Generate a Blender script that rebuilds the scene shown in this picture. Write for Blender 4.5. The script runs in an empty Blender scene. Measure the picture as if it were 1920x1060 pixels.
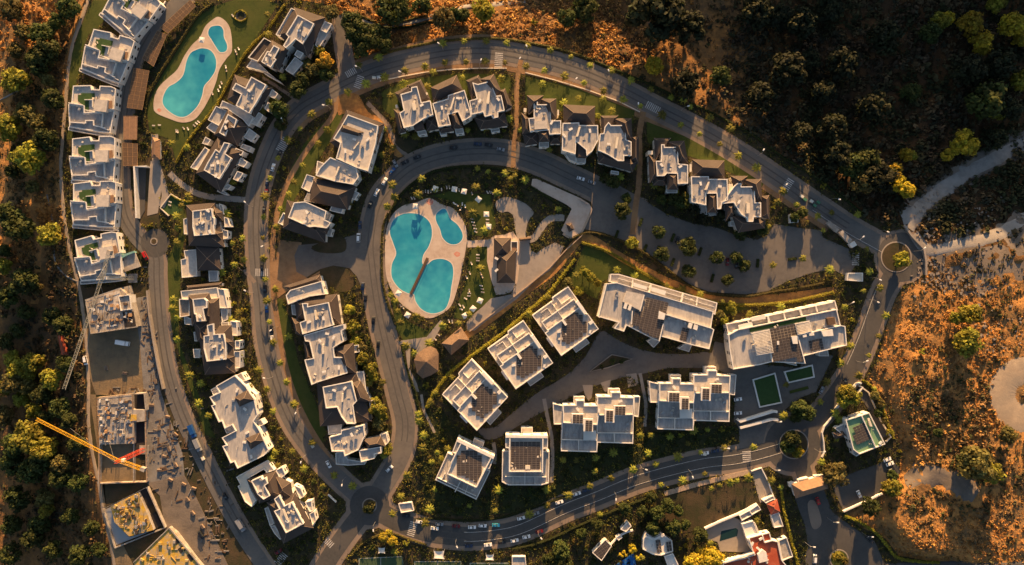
import bpy, math, random
import numpy as np
from mathutils import Vector
random.seed(7); np.random.seed(7)
R = math.radians
sc = bpy.context.scene
COL = sc.collection
# ---------------------------------------------------------------- camera, sky, sun
HC = 420.0; S = 0.3                       # camera height, metres per photo pixel on the ground
SUN_EL, SUN_AZ = 12.5, 4.6
cam = bpy.data.cameras.new("camera"); co = bpy.data.objects.new("camera", cam); COL.objects.link(co)
co.location = (0, 0, HC); co.rotation_euler = (0, 0, 0)
cam.sensor_fit = 'HORIZONTAL'; cam.angle = 2*math.atan(960*S/HC); cam.clip_end = 6000; cam.clip_start = 1
sc.camera = co
wd = bpy.data.worlds.new("World"); sc.world = wd; wd.use_nodes = True
wn = wd.node_tree.nodes; bg = wn["Background"]
sk = wn.new("ShaderNodeTexSky"); sk.sky_type = 'NISHITA'; sk.sun_disc = False
sk.sun_elevation = R(SUN_EL); sk.sun_rotation = R(SUN_AZ); sk.altitude = 200; sk.dust_density = 2.5
wd.node_tree.links.new(sk.outputs[0], bg.inputs[0]); bg.inputs[1].default_value = 0.056
sl = bpy.data.lights.new("sun", 'SUN'); sl.energy = 5.0; sl.angle = R(0.5); sl.color = (1.0, 0.58, 0.24)
so = bpy.data.objects.new("sun", sl); COL.objects.link(so)
d = Vector((math.sin(R(SUN_AZ))*math.cos(R(SUN_EL)), math.cos(R(SUN_AZ))*math.cos(R(SUN_EL)), math.sin(R(SUN_EL))))
so.rotation_euler = d.to_track_quat('Z', 'Y').to_euler(); so.location = (0, 0, 300)
vs = sc.view_settings; vs.view_transform = 'Standard'; vs.look = 'None'; vs.gamma = 1; vs.exposure = 1.75
# ---------------------------------------------------------------- helpers
def W(px, py, z=0.0):                      # photo pixel seen at height z -> metres
    k = S*(HC-z)/HC
    return ((px-960)*k, (530-py)*k)
def prs(l): return [(l[i], l[i+1]) for i in range(0, len(l), 2)]
def num(s): return [float(a) for a in s.replace(',', ' ').split()]
def pl(s): return prs(num(s)) if isinstance(s, str) else s
def tag(o, label=None, cat=None, group=None, kind=None):
    if label: o['label'] = label
    if cat: o['category'] = cat
    if group: o['group'] = group
    if kind: o['kind'] = kind
    return o
def empty(name, loc=(0, 0, 0), rz=0):
    o = bpy.data.objects.new(name, None); COL.objects.link(o)
    o.location = loc; o.rotation_euler = (0, 0, rz); o.empty_display_size = .5; return o
def area(p):
    return .5*sum(p[i][0]*p[(i+1) % len(p)][1]-p[(i+1) % len(p)][0]*p[i][1] for i in range(len(p)))
def ccw(p): return p if area(p) > 0 else p[::-1]
def offset(p, d):                          # inset (d>0) of a ccw polygon
    n = len(p); out = []
    for i in range(n):
        a, b, c = p[i-1], p[i], p[(i+1) % n]
        e1 = Vector((b[0]-a[0], b[1]-a[1])); e2 = Vector((c[0]-b[0], c[1]-b[1]))
        if e1.length < 1e-6 or e2.length < 1e-6: out.append(b); continue
        e1.normalize(); e2.normalize()
        n1 = Vector((-e1.y, e1.x)); n2 = Vector((-e2.y, e2.x))
        m = n1+n2; q = m.dot(m)
        if q < .1: m = n1; k = d
        else: k = min(2*d/q, 2.5*d) if d > 0 else max(2*d/q, 2.5*d)
        out.append((b[0]+m.x*k, b[1]+m.y*k))
    return out
class MB:
    def __init__(s): s.v = []; s.f = []; s.m = []; s.c = None
    def face(s, pts, m=0):
        i = len(s.v); s.v += [tuple(p) for p in pts]; s.f.append(tuple(range(i, i+len(pts)))); s.m.append(m)
    def prism(s, p, z0, z1, mt=0, ms=None, bottom=False):
        ms = mt if ms is None else ms; p = ccw(p); i = len(s.v); n = len(p)
        s.v += [(x, y, z0) for x, y in p]+[(x, y, z1) for x, y in p]
        for k in range(n):
            j = (k+1) % n; s.f.append((i+k, i+j, i+n+j, i+n+k)); s.m.append(ms)
        s.f.append(tuple(range(i+n, i+2*n))); s.m.append(mt)
        if bottom: s.f.append(tuple(range(i+n-1, i-1, -1))); s.m.append(ms)
    def ring(s, a, b, z0, z1, m=0):        # wall ring between outline a and inset b
        n = len(a)
        for k in range(n):
            j = (k+1) % n
            s.face([(*a[k], z0), (*a[j], z0), (*a[j], z1), (*a[k], z1)], m)
            s.face([(*b[j], z0), (*b[k], z0), (*b[k], z1), (*b[j], z1)], m)
            s.face([(*a[k], z1), (*a[j], z1), (*b[j], z1), (*b[k], z1)], m)
    def box(s, c, size, rz=0, m=0):
        cx, cy, cz = c; a, b, h = size[0]/2, size[1]/2, size[2]/2; ca, sa = math.cos(rz), math.sin(rz)
        q = [(cx+x*ca-y*sa, cy+x*sa+y*ca) for x, y in ((-a, -b), (a, -b), (a, b), (-a, b))]
        s.prism(q, cz-h, cz+h, m, m, True)
    def bar(s, a, b, w, m=0, w2=None, n=4):
        a = Vector(a); b = Vector(b); t = (b-a); t.normalize()
        u = t.cross(Vector((0, 0, 1)))
        if u.length < 1e-3: u = Vector((1, 0, 0))
        u.normalize(); v = t.cross(u); w2 = w if w2 is None else w2
        i = len(s.v)
        for p, r in ((a, w), (b, w2)):
            for k in range(n):
                an = 2*math.pi*(k+.5)/n; s.v.append(tuple(p+(u*math.cos(an)+v*math.sin(an))*r*.7))
        for k in range(n):
            j = (k+1) % n; s.f.append((i+k, i+j, i+n+j, i+n+k)); s.m.append(m)
        s.f.append(tuple(range(i+n-1, i-1, -1))); s.m.append(m)
        s.f.append(tuple(range(i+n, i+2*n))); s.m.append(m)
    def mesh(s, name, mats, smooth=False):
        me = bpy.data.meshes.new(name); me.from_pydata(s.v, [], s.f)
        for m in (mats if isinstance(mats, (list, tuple)) else [mats]): me.materials.append(m)
        if len(me.materials) > 1: me.polygons.foreach_set('material_index', s.m)
        if smooth: me.polygons.foreach_set('use_smooth', [True]*len(me.polygons))
        if s.c is not None:
            at = me.color_attributes.new('tint', 'FLOAT_COLOR', 'POINT')
            at.data.foreach_set('color', np.asarray(s.c, dtype=np.float32).ravel())
        me.update(); return me
    def build(s, name, mats, parent=None, smooth=False):
        o = bpy.data.objects.new(name, s.mesh(name, mats, smooth)); COL.objects.link(o)
        if parent is not None: o.parent = parent
        return o
def child(name, me, parent):
    o = bpy.data.objects.new(name, me); COL.objects.link(o); o.parent = parent; return o
def smooth(p, n=5, closed=False):
    q = []; L = len(p)
    rng = range(L) if closed else range(L-1)
    for i in rng:
        if closed: a, b, c, d_ = p[i-1], p[i], p[(i+1) % L], p[(i+2) % L]
        else: a, b, c, d_ = p[max(i-1, 0)], p[i], p[i+1], p[min(i+2, L-1)]
        for k in range(n):
            t = k/n
            q.append(tuple(.5*((2*b[j])+(-a[j]+c[j])*t+(2*a[j]-5*b[j]+4*c[j]-d_[j])*t*t+(-a[j]+3*b[j]-3*c[j]+d_[j])*t**3) for j in (0, 1)))
    if not closed: q.append(tuple(p[-1]))
    return q
def side(p, o):                            # polyline moved sideways by o pixels
    out = []
    for i in range(len(p)):
        a = p[max(i-1, 0)]; b = p[min(i+1, len(p)-1)]; dx, dy = b[0]-a[0], b[1]-a[1]; l = math.hypot(dx, dy) or 1
        out.append((p[i][0]-dy/l*o, p[i][1]+dx/l*o))
    return out
def band(p, w, o=0): return side(p, o-w/2)+side(p, o+w/2)[::-1]
# ---------------------------------------------------------------- materials
def M(name, c1, c2=None, sc1=.3, rough=.85, c3=None, sc3=.05, bump=0., bsc=2., tint=False, rnd=0., spec=.3, metal=0., wave=None, trans=0., stretch=None):
    m = bpy.data.materials.new(name); m.use_nodes = True; nt = m.node_tree; N = nt.nodes; L = nt.links
    b = N["Principled BSDF"]; b.inputs["Roughness"].default_value = rough; b.inputs["Metallic"].default_value = metal
    b.inputs["Specular IOR Level"].default_value = spec
    rgb = lambda c: (c[0], c[1], c[2], 1)
    g = N.new("ShaderNodeNewGeometry").outputs["Position"]
    if stretch:
        mp = N.new("ShaderNodeMapping"); mp.inputs["Scale"].default_value = stretch; L.new(g, mp.inputs[0]); g = mp.outputs[0]
    def noise(s, det=4):
        n = N.new("ShaderNodeTexNoise"); n.inputs["Scale"].default_value = s; n.inputs["Detail"].default_value = det
        n.inputs["Roughness"].default_value = .65; L.new(g, n.inputs["Vector"]); return n.outputs["Fac"]
    def ramp(f, lo=.38, hi=.62):
        r = N.new("ShaderNodeMapRange"); r.inputs[1].default_value = lo; r.inputs[2].default_value = hi; L.new(f, r.inputs[0]); return r.outputs[0]
    def mix(f, a, c, mode='MIX'):
        x = N.new("ShaderNodeMix"); x.data_type = 'RGBA'; x.blend_type = mode
        for sck, v in ((x.inputs[0], f), (x.inputs[6], a), (x.inputs[7], c)):
            if hasattr(v, 'links'): L.new(v, sck)
            elif isinstance(v, float): sck.default_value = v
            else: sck.default_value = rgb(v)
        return x.outputs[2]
    col = None
    if c2 is not None: col = mix(ramp(noise(sc1)), c1, c2)
    if c3 is not None: col = mix(ramp(noise(sc3), .42, .66), col if col else c1, c3)
    if wave:
        w = N.new("ShaderNodeTexWave"); w.inputs["Scale"].default_value = wave[0]; w.bands_direction = wave[2]; L.new(g, w.inputs["Vector"])
        w.inputs["Distortion"].default_value = .3
        col = mix(ramp(w.outputs["Fac"], .1, .4), wave[1], col if col else c1)
    if tint:
        a = N.new("ShaderNodeAttribute"); a.attribute_name = 'tint'
        col = mix(1.0, col if col else c1, a.outputs["Color"], 'MULTIPLY')
    if rnd:
        oi = N.new("ShaderNodeObjectInfo"); hs = N.new("ShaderNodeHueSaturation")
        r1 = N.new("ShaderNodeMapRange"); r1.inputs[3].default_value = 1-rnd; r1.inputs[4].default_value = 1+rnd; L.new(oi.outputs["Random"], r1.inputs[0])
        r2 = N.new("ShaderNodeMapRange"); r2.inputs[3].default_value = .5-rnd*.06; r2.inputs[4].default_value = .5+rnd*.04; L.new(oi.outputs["Random"], r2.inputs[0])
        L.new(r1.outputs[0], hs.inputs["Value"]); L.new(r2.outputs[0], hs.inputs["Hue"])
        if col: L.new(col, hs.inputs["Color"])
        else: hs.inputs["Color"].default_value = rgb(c1)
        col = hs.outputs[0]
    if col: L.new(col, b.inputs["Base Color"])
    else: b.inputs["Base Color"].default_value = rgb(c1)
    if bump:
        bp = N.new("ShaderNodeBump"); bp.inputs["Strength"].default_value = bump; bp.inputs["Distance"].default_value = .5
        L.new(noise(bsc, 5), bp.inputs["Height"]); L.new(bp.outputs[0], b.inputs["Normal"])
    if trans:
        tb = N.new("ShaderNodeBsdfTranslucent"); ms = N.new("ShaderNodeMixShader"); ms.inputs[0].default_value = trans
        if col: L.new(col, tb.inputs[0])
        else: tb.inputs[0].default_value = rgb(c1)
        L.new(b.outputs[0], ms.inputs[1]); L.new(tb.outputs[0], ms.inputs[2]); L.new(ms.outputs[0], N["Material Output"].inputs[0])
    return m
K = {}
K['white'] = M('white_render', (.70, .67, .62), (.60, .57, .53), .5, .8)
K['deck'] = M('grey_roof_membrane', (.35, .33, .32), (.26, .25, .25), .16, .75, (.44, .41, .38), .7, stretch=(1, .3, 1))
K['decklit'] = M('pale_sunlit_terrace', (.46, .42, .38), (.38, .35, .32), .25, .8, (.52, .47, .42), .6)  # lit copy of the deck floor, sunlight put into the paler tone
K['tile'] = M('dark_roof_tile', (.054, .041, .036), (.042, .032, .029), .6, .8, (.062, .048, .042), .15, bump=.25, bsc=3)
K['ridge'] = M('ridge_cap', (.22, .16, .12), None, rough=.8)
K['cream'] = M('cream_render', (.66, .58, .47), (.58, .52, .42), .4, .8)
K['brown'] = M('brown_awning', (.26, .15, .09), (.2, .12, .075), .8, .8)
K['glass'] = M('window_glass', (.02, .025, .03), None, rough=.15, spec=.6)
K['solar'] = M('solar_panel', (.05, .042, .04), (.065, .054, .05), .4, .5, spec=.3)
K['solarframe'] = M('panel_frame', (.24, .2, .17), None, rough=.6)
K['turf'] = M('artificial_turf', (.035, .075, .02), (.028, .06, .016), .6, .9)
K['green'] = M('green_roof_coating', (.13, .25, .15), (.16, .28, .16), .4, .8)
K['red'] = M('red_roof_tile', (.36, .07, .03), (.28, .05, .025), .8, .75, (.42, .1, .05), .2, bump=.2)
K['thatch'] = M('thatch', (.20, .13, .085), (.14, .095, .065), 1.2, .95, bump=.6, bsc=4)
K['asphalt'] = M('asphalt', (.055, .054, .054), (.068, .066, .064), .7, .9, (.085, .079, .074), .06)
K['toproad'] = M('pale_asphalt', (.10, .095, .092), (.12, .113, .108), .7, .9, (.145, .132, .12), .06)
K['paver'] = M('block_paving', (.118, .108, .101), (.097, .089, .084), .5, .9, (.14, .125, .112), .07)
K['pave'] = M('pavement', (.205, .158, .126), (.175, .135, .108), .6, .9, (.235, .18, .138), .08)
K['conc'] = M('concrete', (.27, .235, .205), (.23, .2, .175), .4, .9, (.3, .26, .225), .06)
K['stone'] = M('stone_deck', (.46, .36, .29), (.39, .30, .24), .5, .85, (.5, .41, .34), .1)
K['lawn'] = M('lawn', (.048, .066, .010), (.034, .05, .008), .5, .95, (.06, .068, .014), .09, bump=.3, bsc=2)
K['soil'] = M('garden_soil', (.045, .035, .018), (.03, .032, .012), .35, .95, (.07, .048, .026), .08, bump=.4, bsc=1.2)
K['dirt'] = M('bare_earth', (.24, .14, .07), (.17, .10, .055), .4, .95, (.28, .17, .09), .07, bump=.35, bsc=1)
K['orange'] = M('orange_dry_bank', (.46, .225, .06), (.27, .13, .045), .35, .95, (.2, .1, .04), .12, bump=.5, bsc=1)
K['dust'] = M('pale_gravel', (.25, .232, .215), (.18, .165, .15), .25, .95, (.29, .27, .25), .05, bump=.2, bsc=1)
K['site'] = M('site_ground', (.17, .125, .075), (.13, .10, .065), .3, .95, (.21, .15, .085), .09, bump=.3, bsc=1)
K['slab'] = M('raw_concrete', (.36, .33, .30), (.29, .265, .24), .5, .9, (.23, .2, .17), .25)
K['form'] = M('yellow_formwork', (.52, .33, .035), (.42, .26, .05), .5, .8, (.34, .29, .22), .3)
K['timber'] = M('timber', (.42, .25, .12), (.34, .2, .1), 1., .8)
K['wood'] = M('dark_timber', (.12, .075, .045), (.09, .055, .035), 2., .8)
K['track_wear'] = M('worn_wheel_track', (.07, .066, .063), (.085, .08, .075), .25, .85)
K['sitec'] = M('dusty_site_concrete', (.17, .16, .155), (.12, .112, .108), .25, .95, (.21, .2, .19), .09, bump=.2, bsc=1)
K['sand'] = M('sandy_gravel', (.34, .27, .20), (.28, .22, .165), .3, .95, (.24, .2, .16), .06, bump=.2, bsc=1)
K['mud'] = M('grey_brown_earth', (.15, .125, .105), (.11, .092, .078), .2, .95, (.19, .155, .125), .06, bump=.3, bsc=1)
K['pit'] = M('dark_excavation', (.02, .018, .02), (.03, .026, .025), .5, .9)  # near-black colour holds the shade inside pits and openings
K['water'] = M('pool_water', (.03, .29, .39), (.085, .44, .49), .045, .12, (.012, .18, .31), .024, spec=.5, bump=.03, bsc=1.5)
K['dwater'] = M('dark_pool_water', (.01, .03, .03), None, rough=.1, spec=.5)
K['coping'] = M('pale_coping', (.56, .5, .42), None, rough=.8)
K['red_mark'] = M('red_inlay', (.5, .14, .1), (.5, .3, .22), 1.5, .9)
K['mark'] = M('road_marking', (.55, .53, .5), (.35, .33, .31), .9, .85)
K['lounger'] = M('lounger_fabric', (.36, .31, .27), (.5, .46, .42), .3, .9, rnd=.4)
K['steel'] = M('galvanised_steel', (.4, .4, .4), None, rough=.5, metal=.6)
K['lampw'] = M('white_lamp_metal', (.8, .78, .74), None, rough=.4)
K['yellow'] = M('yellow_crane_paint', (.62, .34, .02), None, rough=.5)
K['cred'] = M('red_crane_paint', (.55, .07, .03), None, rough=.5)
K['greyc'] = M('grey_crane_paint', (.34, .33, .27), None, rough=.5)
K['court'] = M('green_court', (.05, .085, .04), (.04, .07, .035), .3, .9)
K['blue'] = M('blue_cover', (.015, .13, .42), (.015, .11, .36), .8, .7)
K['canvas'] = M('white_canvas', (.72, .69, .64), None, rough=.9, trans=.15)
K['teal'] = M('teal_netting', (.1, .26, .26), (.16, .3, .3), 1., .9)
K['rubble'] = M('rubble', (.27, .23, .19), (.2, .16, .13), 1., .95)
K['stonewall'] = M('stone_wall', (.4, .3, .22), (.3, .22, .16), 1.2, .9)
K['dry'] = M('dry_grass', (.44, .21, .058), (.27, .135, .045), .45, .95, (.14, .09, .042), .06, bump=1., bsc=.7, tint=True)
K['dlawn'] = M('shaded_lawn', (.026, .034, .009), (.02, .026, .008), .4, .95, (.036, .034, .013), .08, bump=.3, bsc=2)  # darker copy of the lawn, shade put into the colour
K['drytuft'] = M('dry_tufts', (1, 1, 1), None, rough=.95, tint=True, trans=.15)
K['plant'] = M('garden_leaves', (1, 1, 1), None, rough=.8, tint=True, trans=.35)
LEAF = {'k': (.020, .024, .009), 'd': (.042, .056, .012), 'o': (.12, .105, .03), 'y': (.20, .19, .022), 'Y': (.33, .26, .02), 'a': (.32, .19, .025)}  # k carries gully shade and Y carries sunlight in the leaf colour
for k_, c in LEAF.items(): K['leaf_'+k_] = M('leaves_'+{'k': 'shade_dark', 'd': 'dark', 'o': 'olive', 'y': 'yellow_green', 'Y': 'golden', 'a': 'amber'}[k_], c, None, rough=.8, tint=True, rnd=.25, trans=.35)
K['leaf_h'] = M('leaves_sunlit_hedge', (.32, .29, .03), None, rough=.8, tint=True, rnd=.15, trans=.35)  # leaf colour brightened to hold the hedge's sunlit glow
K['frond'] = M('palm_fronds', (.21, .21, .03), None, rough=.7, tint=True, rnd=.45, trans=.35)
K['bark'] = M('bark', (.16, .11, .075), (.11, .08, .055), 3., .95)
for n_, c in dict(white=(.74, .74, .74), black=(.012, .012, .014), grey=(.22, .23, .25), navy=(.015, .03, .075), blue=(.01, .06, .22), maroon=(.12, .01, .012), red=(.38, .01, .01), cyan=(.05, .35, .5)).items():
    K['car_'+n_] = M('car_paint_'+n_, c, None, rough=.3, spec=.5)
K['rubber'] = M('tyre_rubber', (.015, .015, .015), None, rough=.9)
K['binwhite'] = M('pale_plastic', (.6, .58, .5), None, rough=.6)
K['bingreen'] = M('green_plastic', (.05, .16, .1), None, rough=.6)
# ---------------------------------------------------------------- terrain
DEV = prs(num("""168,0 560,0 612,8 650,30 650,118 700,112 730,99 780,88 830,79 905,74 960,77 1010,86 1060,97 1110,114 1160,134 1210,154 1260,177 1335,212 1410,252
 1465,294 1515,324 1590,379 1627,412 1697,423 1735,465 1737,515 1700,540 1680,560 1660,620 1645,680 1622,715 1645,735 1662,790 1678,822 1690,850 1685,885 1650,925
 1585,962 1605,985 1660,1010 1685,1042 1730,1050 1780,1056 1780,1180 215,1180 215,1060 190,940 170,840 160,760 158,640 144,560 130,490 118,420 112,350 110,300 111,262 118,200 126,140 136,90 150,45"""))
DEVW = np.array([W(*p) for p in DEV])
def inside(poly, x, y):
    r = np.zeros(np.shape(x), bool); n = len(poly)
    for i in range(n):
        x1, y1 = poly[i]; x2, y2 = poly[(i+1) % n]
        c = (y1 > y) != (y2 > y)
        with np.errstate(divide='ignore', invalid='ignore'):
            r ^= c & (x < (x2-x1)*(y-y1)/((y2-y1) or 1e-9)+x1)
    return r
def dist(poly, x, y, closed=True):
    dm = np.full(np.shape(x), 1e9); n = len(poly)
    for i in range(n if closed else n-1):
        x1, y1 = poly[i]; x2, y2 = poly[(i+1) % n]; dx, dy = x2-x1, y2-y1
        t = np.clip(((x-x1)*dx+(y-y1)*dy)/((dx*dx+dy*dy) or 1e-9), 0, 1)
        dm = np.minimum(dm, np.hypot(x-x1-t*dx, y-y1-t*dy))
    return dm
_T = np.random.RandomState(3).rand(64, 64)
def vnoise(x, y):
    xi = np.floor(x).astype(int); yi = np.floor(y).astype(int); fx = x-xi; fy = y-yi
    fx = fx*fx*(3-2*fx); fy = fy*fy*(3-2*fy); t = lambda a, b: _T[a % 64, b % 64]
    return (t(xi, yi)*(1-fx)+t(xi+1, yi)*fx)*(1-fy)+(t(xi, yi+1)*(1-fx)+t(xi+1, yi+1)*fx)*fy-.5
sst = lambda t: np.clip(t, 0, 1)**2*(3-2*np.clip(t, 0, 1))
TE = math.tan(R(SUN_EL)); YR = 270.0
_rid = [(900, None), (940, 0), (965, 22), (1060, 68), (1180, 122), (1300, 205), (1440, 290), (1560, 380), (1650, 470), (1720, 545), (1800, 560), (1920, 560), (2100, 560)]  # out-of-view north ridge, profile shaped so its shadow covers the gully
_rx, _rh = [], []
for px_, b_ in _rid:
    if b_ is None: _rx.append((px_-960)*S); _rh.append(0.); continue
    yb = (530-b_)*S; _rx.append((px_-960)*S+.08*(YR-yb)); _rh.append(TE*(YR-yb)-1.)
_rh[1] = 3.
PATHW = [W(*p) for p in prs(num("1690,400 1735,380 1790,340 1850,305 1940,260 1990,235"))]
PATH2 = [W(*p) for p in prs(num("1750,470 1800,455 1860,440 1920,410 1990,390"))]
CIRC = (W(1925, 740), 26.)
def gz(x, y):
    x = np.asarray(x, float); y = np.asarray(y, float)
    ins = inside(DEVW, x, y); dd = np.where(ins, 0, dist(DEVW, x, y))
    z = np.zeros_like(x)
    # west hillside falls away below the track
    wx = sst((-214-x)/8.)*sst(dd/5.)
    z -= wx*np.clip(np.minimum(dd*.38, 2+np.clip((15-y)*.17, 0, 26)+np.clip((-240-x)*.05, 0, 4)), 0, 30)
    # north-east gully
    ne = sst((x-40)/60.)*sst((y-12)/30.)*sst((dd-3)/12.)
    z -= ne*np.clip((dd-3)*.12, 0, 9)
    # eastern slope
    ea = sst((x-205)/15.)*sst((10-y)/20.)*sst((dd-2)/8.)
    z += ea*np.clip(-y*.06, 0, 9)
    z -= sst((x+105)/15.)*sst((85-x)/20.)*sst((y-120)/5.)*np.clip(dd*.3, 0, 9)
    dp = np.minimum(np.minimum(dist(PATHW, x, y, False), dist(PATH2, x, y, False)), np.abs(np.hypot(x-CIRC[0][0], y-CIRC[0][1])-16.)-4)
    amp = sst((dd-.5)/7.)*sst((dp-4)/6.)
    z += amp*(vnoise(x/3.1, y/3.1)*.7+vnoise(x/7.3+9, y/7.3)*1.6+vnoise(x/23+3, y/23)*2.6)
    h = np.interp(x, _rx, _rh)*(1+.12*vnoise(x/14., y/40.)+.10*vnoise(x/5., y/30.+7))
    z += h*sst((y-172)/(YR-172.))
    far = np.maximum(np.abs(x)/340., np.abs(y)/330.)
    z += sst((far-1)/3.)*vnoise(x/300., y/300.)*60
    return z
def g1(x, y): return float(gz(np.array([x]), np.array([y]))[0])
def WG(px, py, h=0.0):                      # photo pixel of a thing h above the terrain
    z = 0.
    for _ in range(4): x, y = W(px, py, z+h); z = g1(x, y)
    return x, y, z
def axis(lo, hi, step, out):
    a = list(np.arange(lo, hi+.01, step)); g = step; v = a[-1]; up = []
    while v < out: g *= 1.35; v += g; up.append(v)
    g = step; v = a[0]; dn = []
    while v > -out: g *= 1.35; v -= g; dn.append(v)
    return np.array(dn[::-1]+a+up)
gx = axis(-310, 310, 1.6, 3000); gy = axis(-180, 290, 1.6, 3000)
X, Y = np.meshgrid(gx, gy); Z = gz(X, Y)-.03
nx, ny = len(gx), len(gy)
me = bpy.data.meshes.new('ground')
idx = np.arange(nx*ny).reshape(ny, nx)
fa = np.stack([idx[:-1, :-1], idx[:-1, 1:], idx[1:, 1:], idx[1:, :-1]], -1).reshape(-1, 4)
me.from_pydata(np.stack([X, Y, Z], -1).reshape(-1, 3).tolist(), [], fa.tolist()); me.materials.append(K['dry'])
me.polygons.foreach_set('use_smooth', [True]*len(me.polygons))
_f = 1-.35*sst((X-20)/40.)*sst((Y+5)/40.); _f *= 1-.68*sst((X-125)/40.)*sst((Y+5)/40.); _f *= 1-.45*sst((-205-X)/15.)*sst((40-Y)/60.); _f *= 1+.25*vnoise(X/6., Y/6.); _f *= 1-.45*sst((X+110)/10.)*sst((80-X)/20.)*sst((Y-120)/6.)  # shade put into gully and lower-west tint; top bank darkened so tufts show
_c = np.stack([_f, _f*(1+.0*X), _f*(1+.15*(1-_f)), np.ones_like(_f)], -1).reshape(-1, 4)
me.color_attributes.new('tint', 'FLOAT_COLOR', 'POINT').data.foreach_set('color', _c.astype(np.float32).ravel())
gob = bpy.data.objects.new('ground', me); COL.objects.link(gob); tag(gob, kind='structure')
# ---------------------------------------------------------------- flat ground sheets
BLOCK = np.zeros((530, 960), bool)          # where no planting is scattered (1 cell = 2 photo pixels)
_gx, _gy = np.meshgrid(np.arange(960)*2+1., np.arange(530)*2+1.)
def block(p):
    xs = [a for a, _ in p]; ys = [b for _, b in p]
    x0, x1 = max(int(min(xs)/2)-1, 0), min(int(max(xs)/2)+2, 960); y0, y1 = max(int(min(ys)/2)-1, 0), min(int(max(ys)/2)+2, 530)
    if x1 > x0 and y1 > y0: BLOCK[y0:y1, x0:x1] |= inside(p, _gx[y0:y1, x0:x1], _gy[y0:y1, x0:x1])
_zc = [0]
def sheet(name, p, m, z=.03, sm=0, blk=True, follow=False):
    p = pl(p)
    if sm: p = smooth(p, sm, True)
    if blk: block(p)
    _zc[0] += 1; z += _zc[0]*.0006
    mb = MB(); mb.prism([W(*q) for q in p], -.6, z, 0); o = mb.build(name, K[m]); return tag(o, kind='structure')
def strip(name, path, w, o, m, z):          # level strip of quads along a path
    a = side(path, o-w/2); b = side(path, o+w/2); block(a+b[::-1]); _zc[0] += 1; z += _zc[0]*.0006
    A = [W(*q) for q in a]; B = [W(*q) for q in b]; mb = MB()
    for i in range(len(A)-1):
        mb.face([(*A[i], z), (*A[i+1], z), (*B[i+1], z), (*B[i], z)][::-1])
        for e in ((A[i], A[i+1]), (B[i+1], B[i])): mb.face([(*e[0], z), (*e[1], z), (*e[1], -.6), (*e[0], -.6)])
    return tag(mb.build(name, K[m]), kind='structure')
def drape(name, path, w, m, up=.12, blk=True, rag=.22):   # strip that follows the terrain
    p = smooth(path, 6); mb = MB(); rows = []
    n = 5
    for j in range(n+1):
        rows.append(side(p, (j/n-.5)*w))
    for r in rows:
        for k, q in enumerate(r):
            if r is rows[0] or r is rows[-1]:
                f = 1+rag*(vnoise(np.array([k*.9+w]), np.array([7.*(r is rows[0])]))[0]*2+random.uniform(-.3, .3)); c = p[k]; q = (c[0]+(q[0]-c[0])*f, c[1]+(q[1]-c[1])*f)
            x, y, z = WG(q[0], q[1]); mb.v.append((x, y, z+(up if r is not rows[0] and r is not rows[-1] else -.12)))
    L = len(p)
    for j in range(n):
        for i in range(L-1): mb.f.append((j*L+i, j*L+i+1, (j+1)*L+i+1, (j+1)*L+i)); mb.m.append(0)
    if blk: block(band(p, w))
    o = mb.build(name, K[m], smooth=True); return tag(o, kind='structure')
sheet('garden_ground', DEV, 'soil', .0, blk=False)
sheet('grass_strip', "175,0 205,0 198,18 195,40 183,52 166,66 157,88 152,130 142,158 134,180 130,160 128,140 133,108 146,66 160,30", 'lawn', .04)
sheet('grass_strip', "126,240 137,242 138,262 125,262", 'lawn', .04)
# roads
R1 = smooth(prs(num("693,948 640,902 588,848 547,790 517,715 498,640 491,560 484,500 480,440 482,380 492,330 508,285 530,240 562,203 605,178 655,152 704,132 760,116 820,103 880,96 935,98 990,108 1050,122 1110,143 1170,171 1225,200 1290,233 1350,266 1410,303 1470,343 1530,384 1590,424 1640,452 1690,480")))
R2 = smooth(prs(num("693,948 740,975 800,997 870,1006 930,1002 980,990 1060,953 1120,930 1200,898 1310,870 1380,861 1430,850 1485,833")))
R3 = smooth(prs(num("693,948 722,905 752,850 760,795 748,740 733,680 718,620 706,560 698,500 695,450 708,385 735,345 775,312 830,292 890,284 950,287 1010,305 1060,328 1110,352 1160,378 1205,398")))
R4 = smooth(prs(num("352,-10 330,12 292,40 262,85 246,130 236,190 229,250 225,300 226,350 232,400 248,432 270,458 292,480 294,520 297,570 302,620 311,680 324,730 346,790 376,850 413,925 455,1000 495,1060 520,1100")))
R5 = smooth(prs(num("693,948 665,980 625,1035 600,1075")))
R6 = smooth(prs(num("1690,480 1672,520 1655,550 1640,590 1622,640 1600,690 1575,730 1545,770 1515,800 1485,833")))
R7 = smooth(prs(num("1485,833 1505,880 1520,930 1545,985 1560,1030 1570,1080")))
RJ = smooth(prs(num("655,150 645,100 640,60 640,28")))
for p, w, m in ((R1, 46, 'pave'), (R2, 54, 'pave'), (R3, 50, 'pave'), (R5, 52, 'pave'), (R6, 52, 'pave'), (R7, 46, 'pave'), (RJ, 34, 'pave')):
    strip('pavement', p, w, 0, m, .10)
strip('verge', R1[len(R1)*3//8:-12], 11, 27, 'dirt', .05)
strip('verge', R1[75:100], 8, -27, 'dirt', .05)
def disc(cx, cy, r, n=28): return [(cx+r*math.cos(2*math.pi*k/n), cy+r*math.sin(2*math.pi*k/n)) for k in range(n)]
sheet('pavement', disc(693, 948, 45), 'pave', .105); sheet('pavement', disc(1690, 482, 52), 'pave', .105); sheet('pavement', disc(1486, 833, 60), 'pave', .105)
sheet('forecourt', "560,460 610,455 668,440 690,440 705,500 700,520 680,545 670,520 655,503 625,498 600,505 575,520 556,510 552,480", 'paver', .13)
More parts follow.
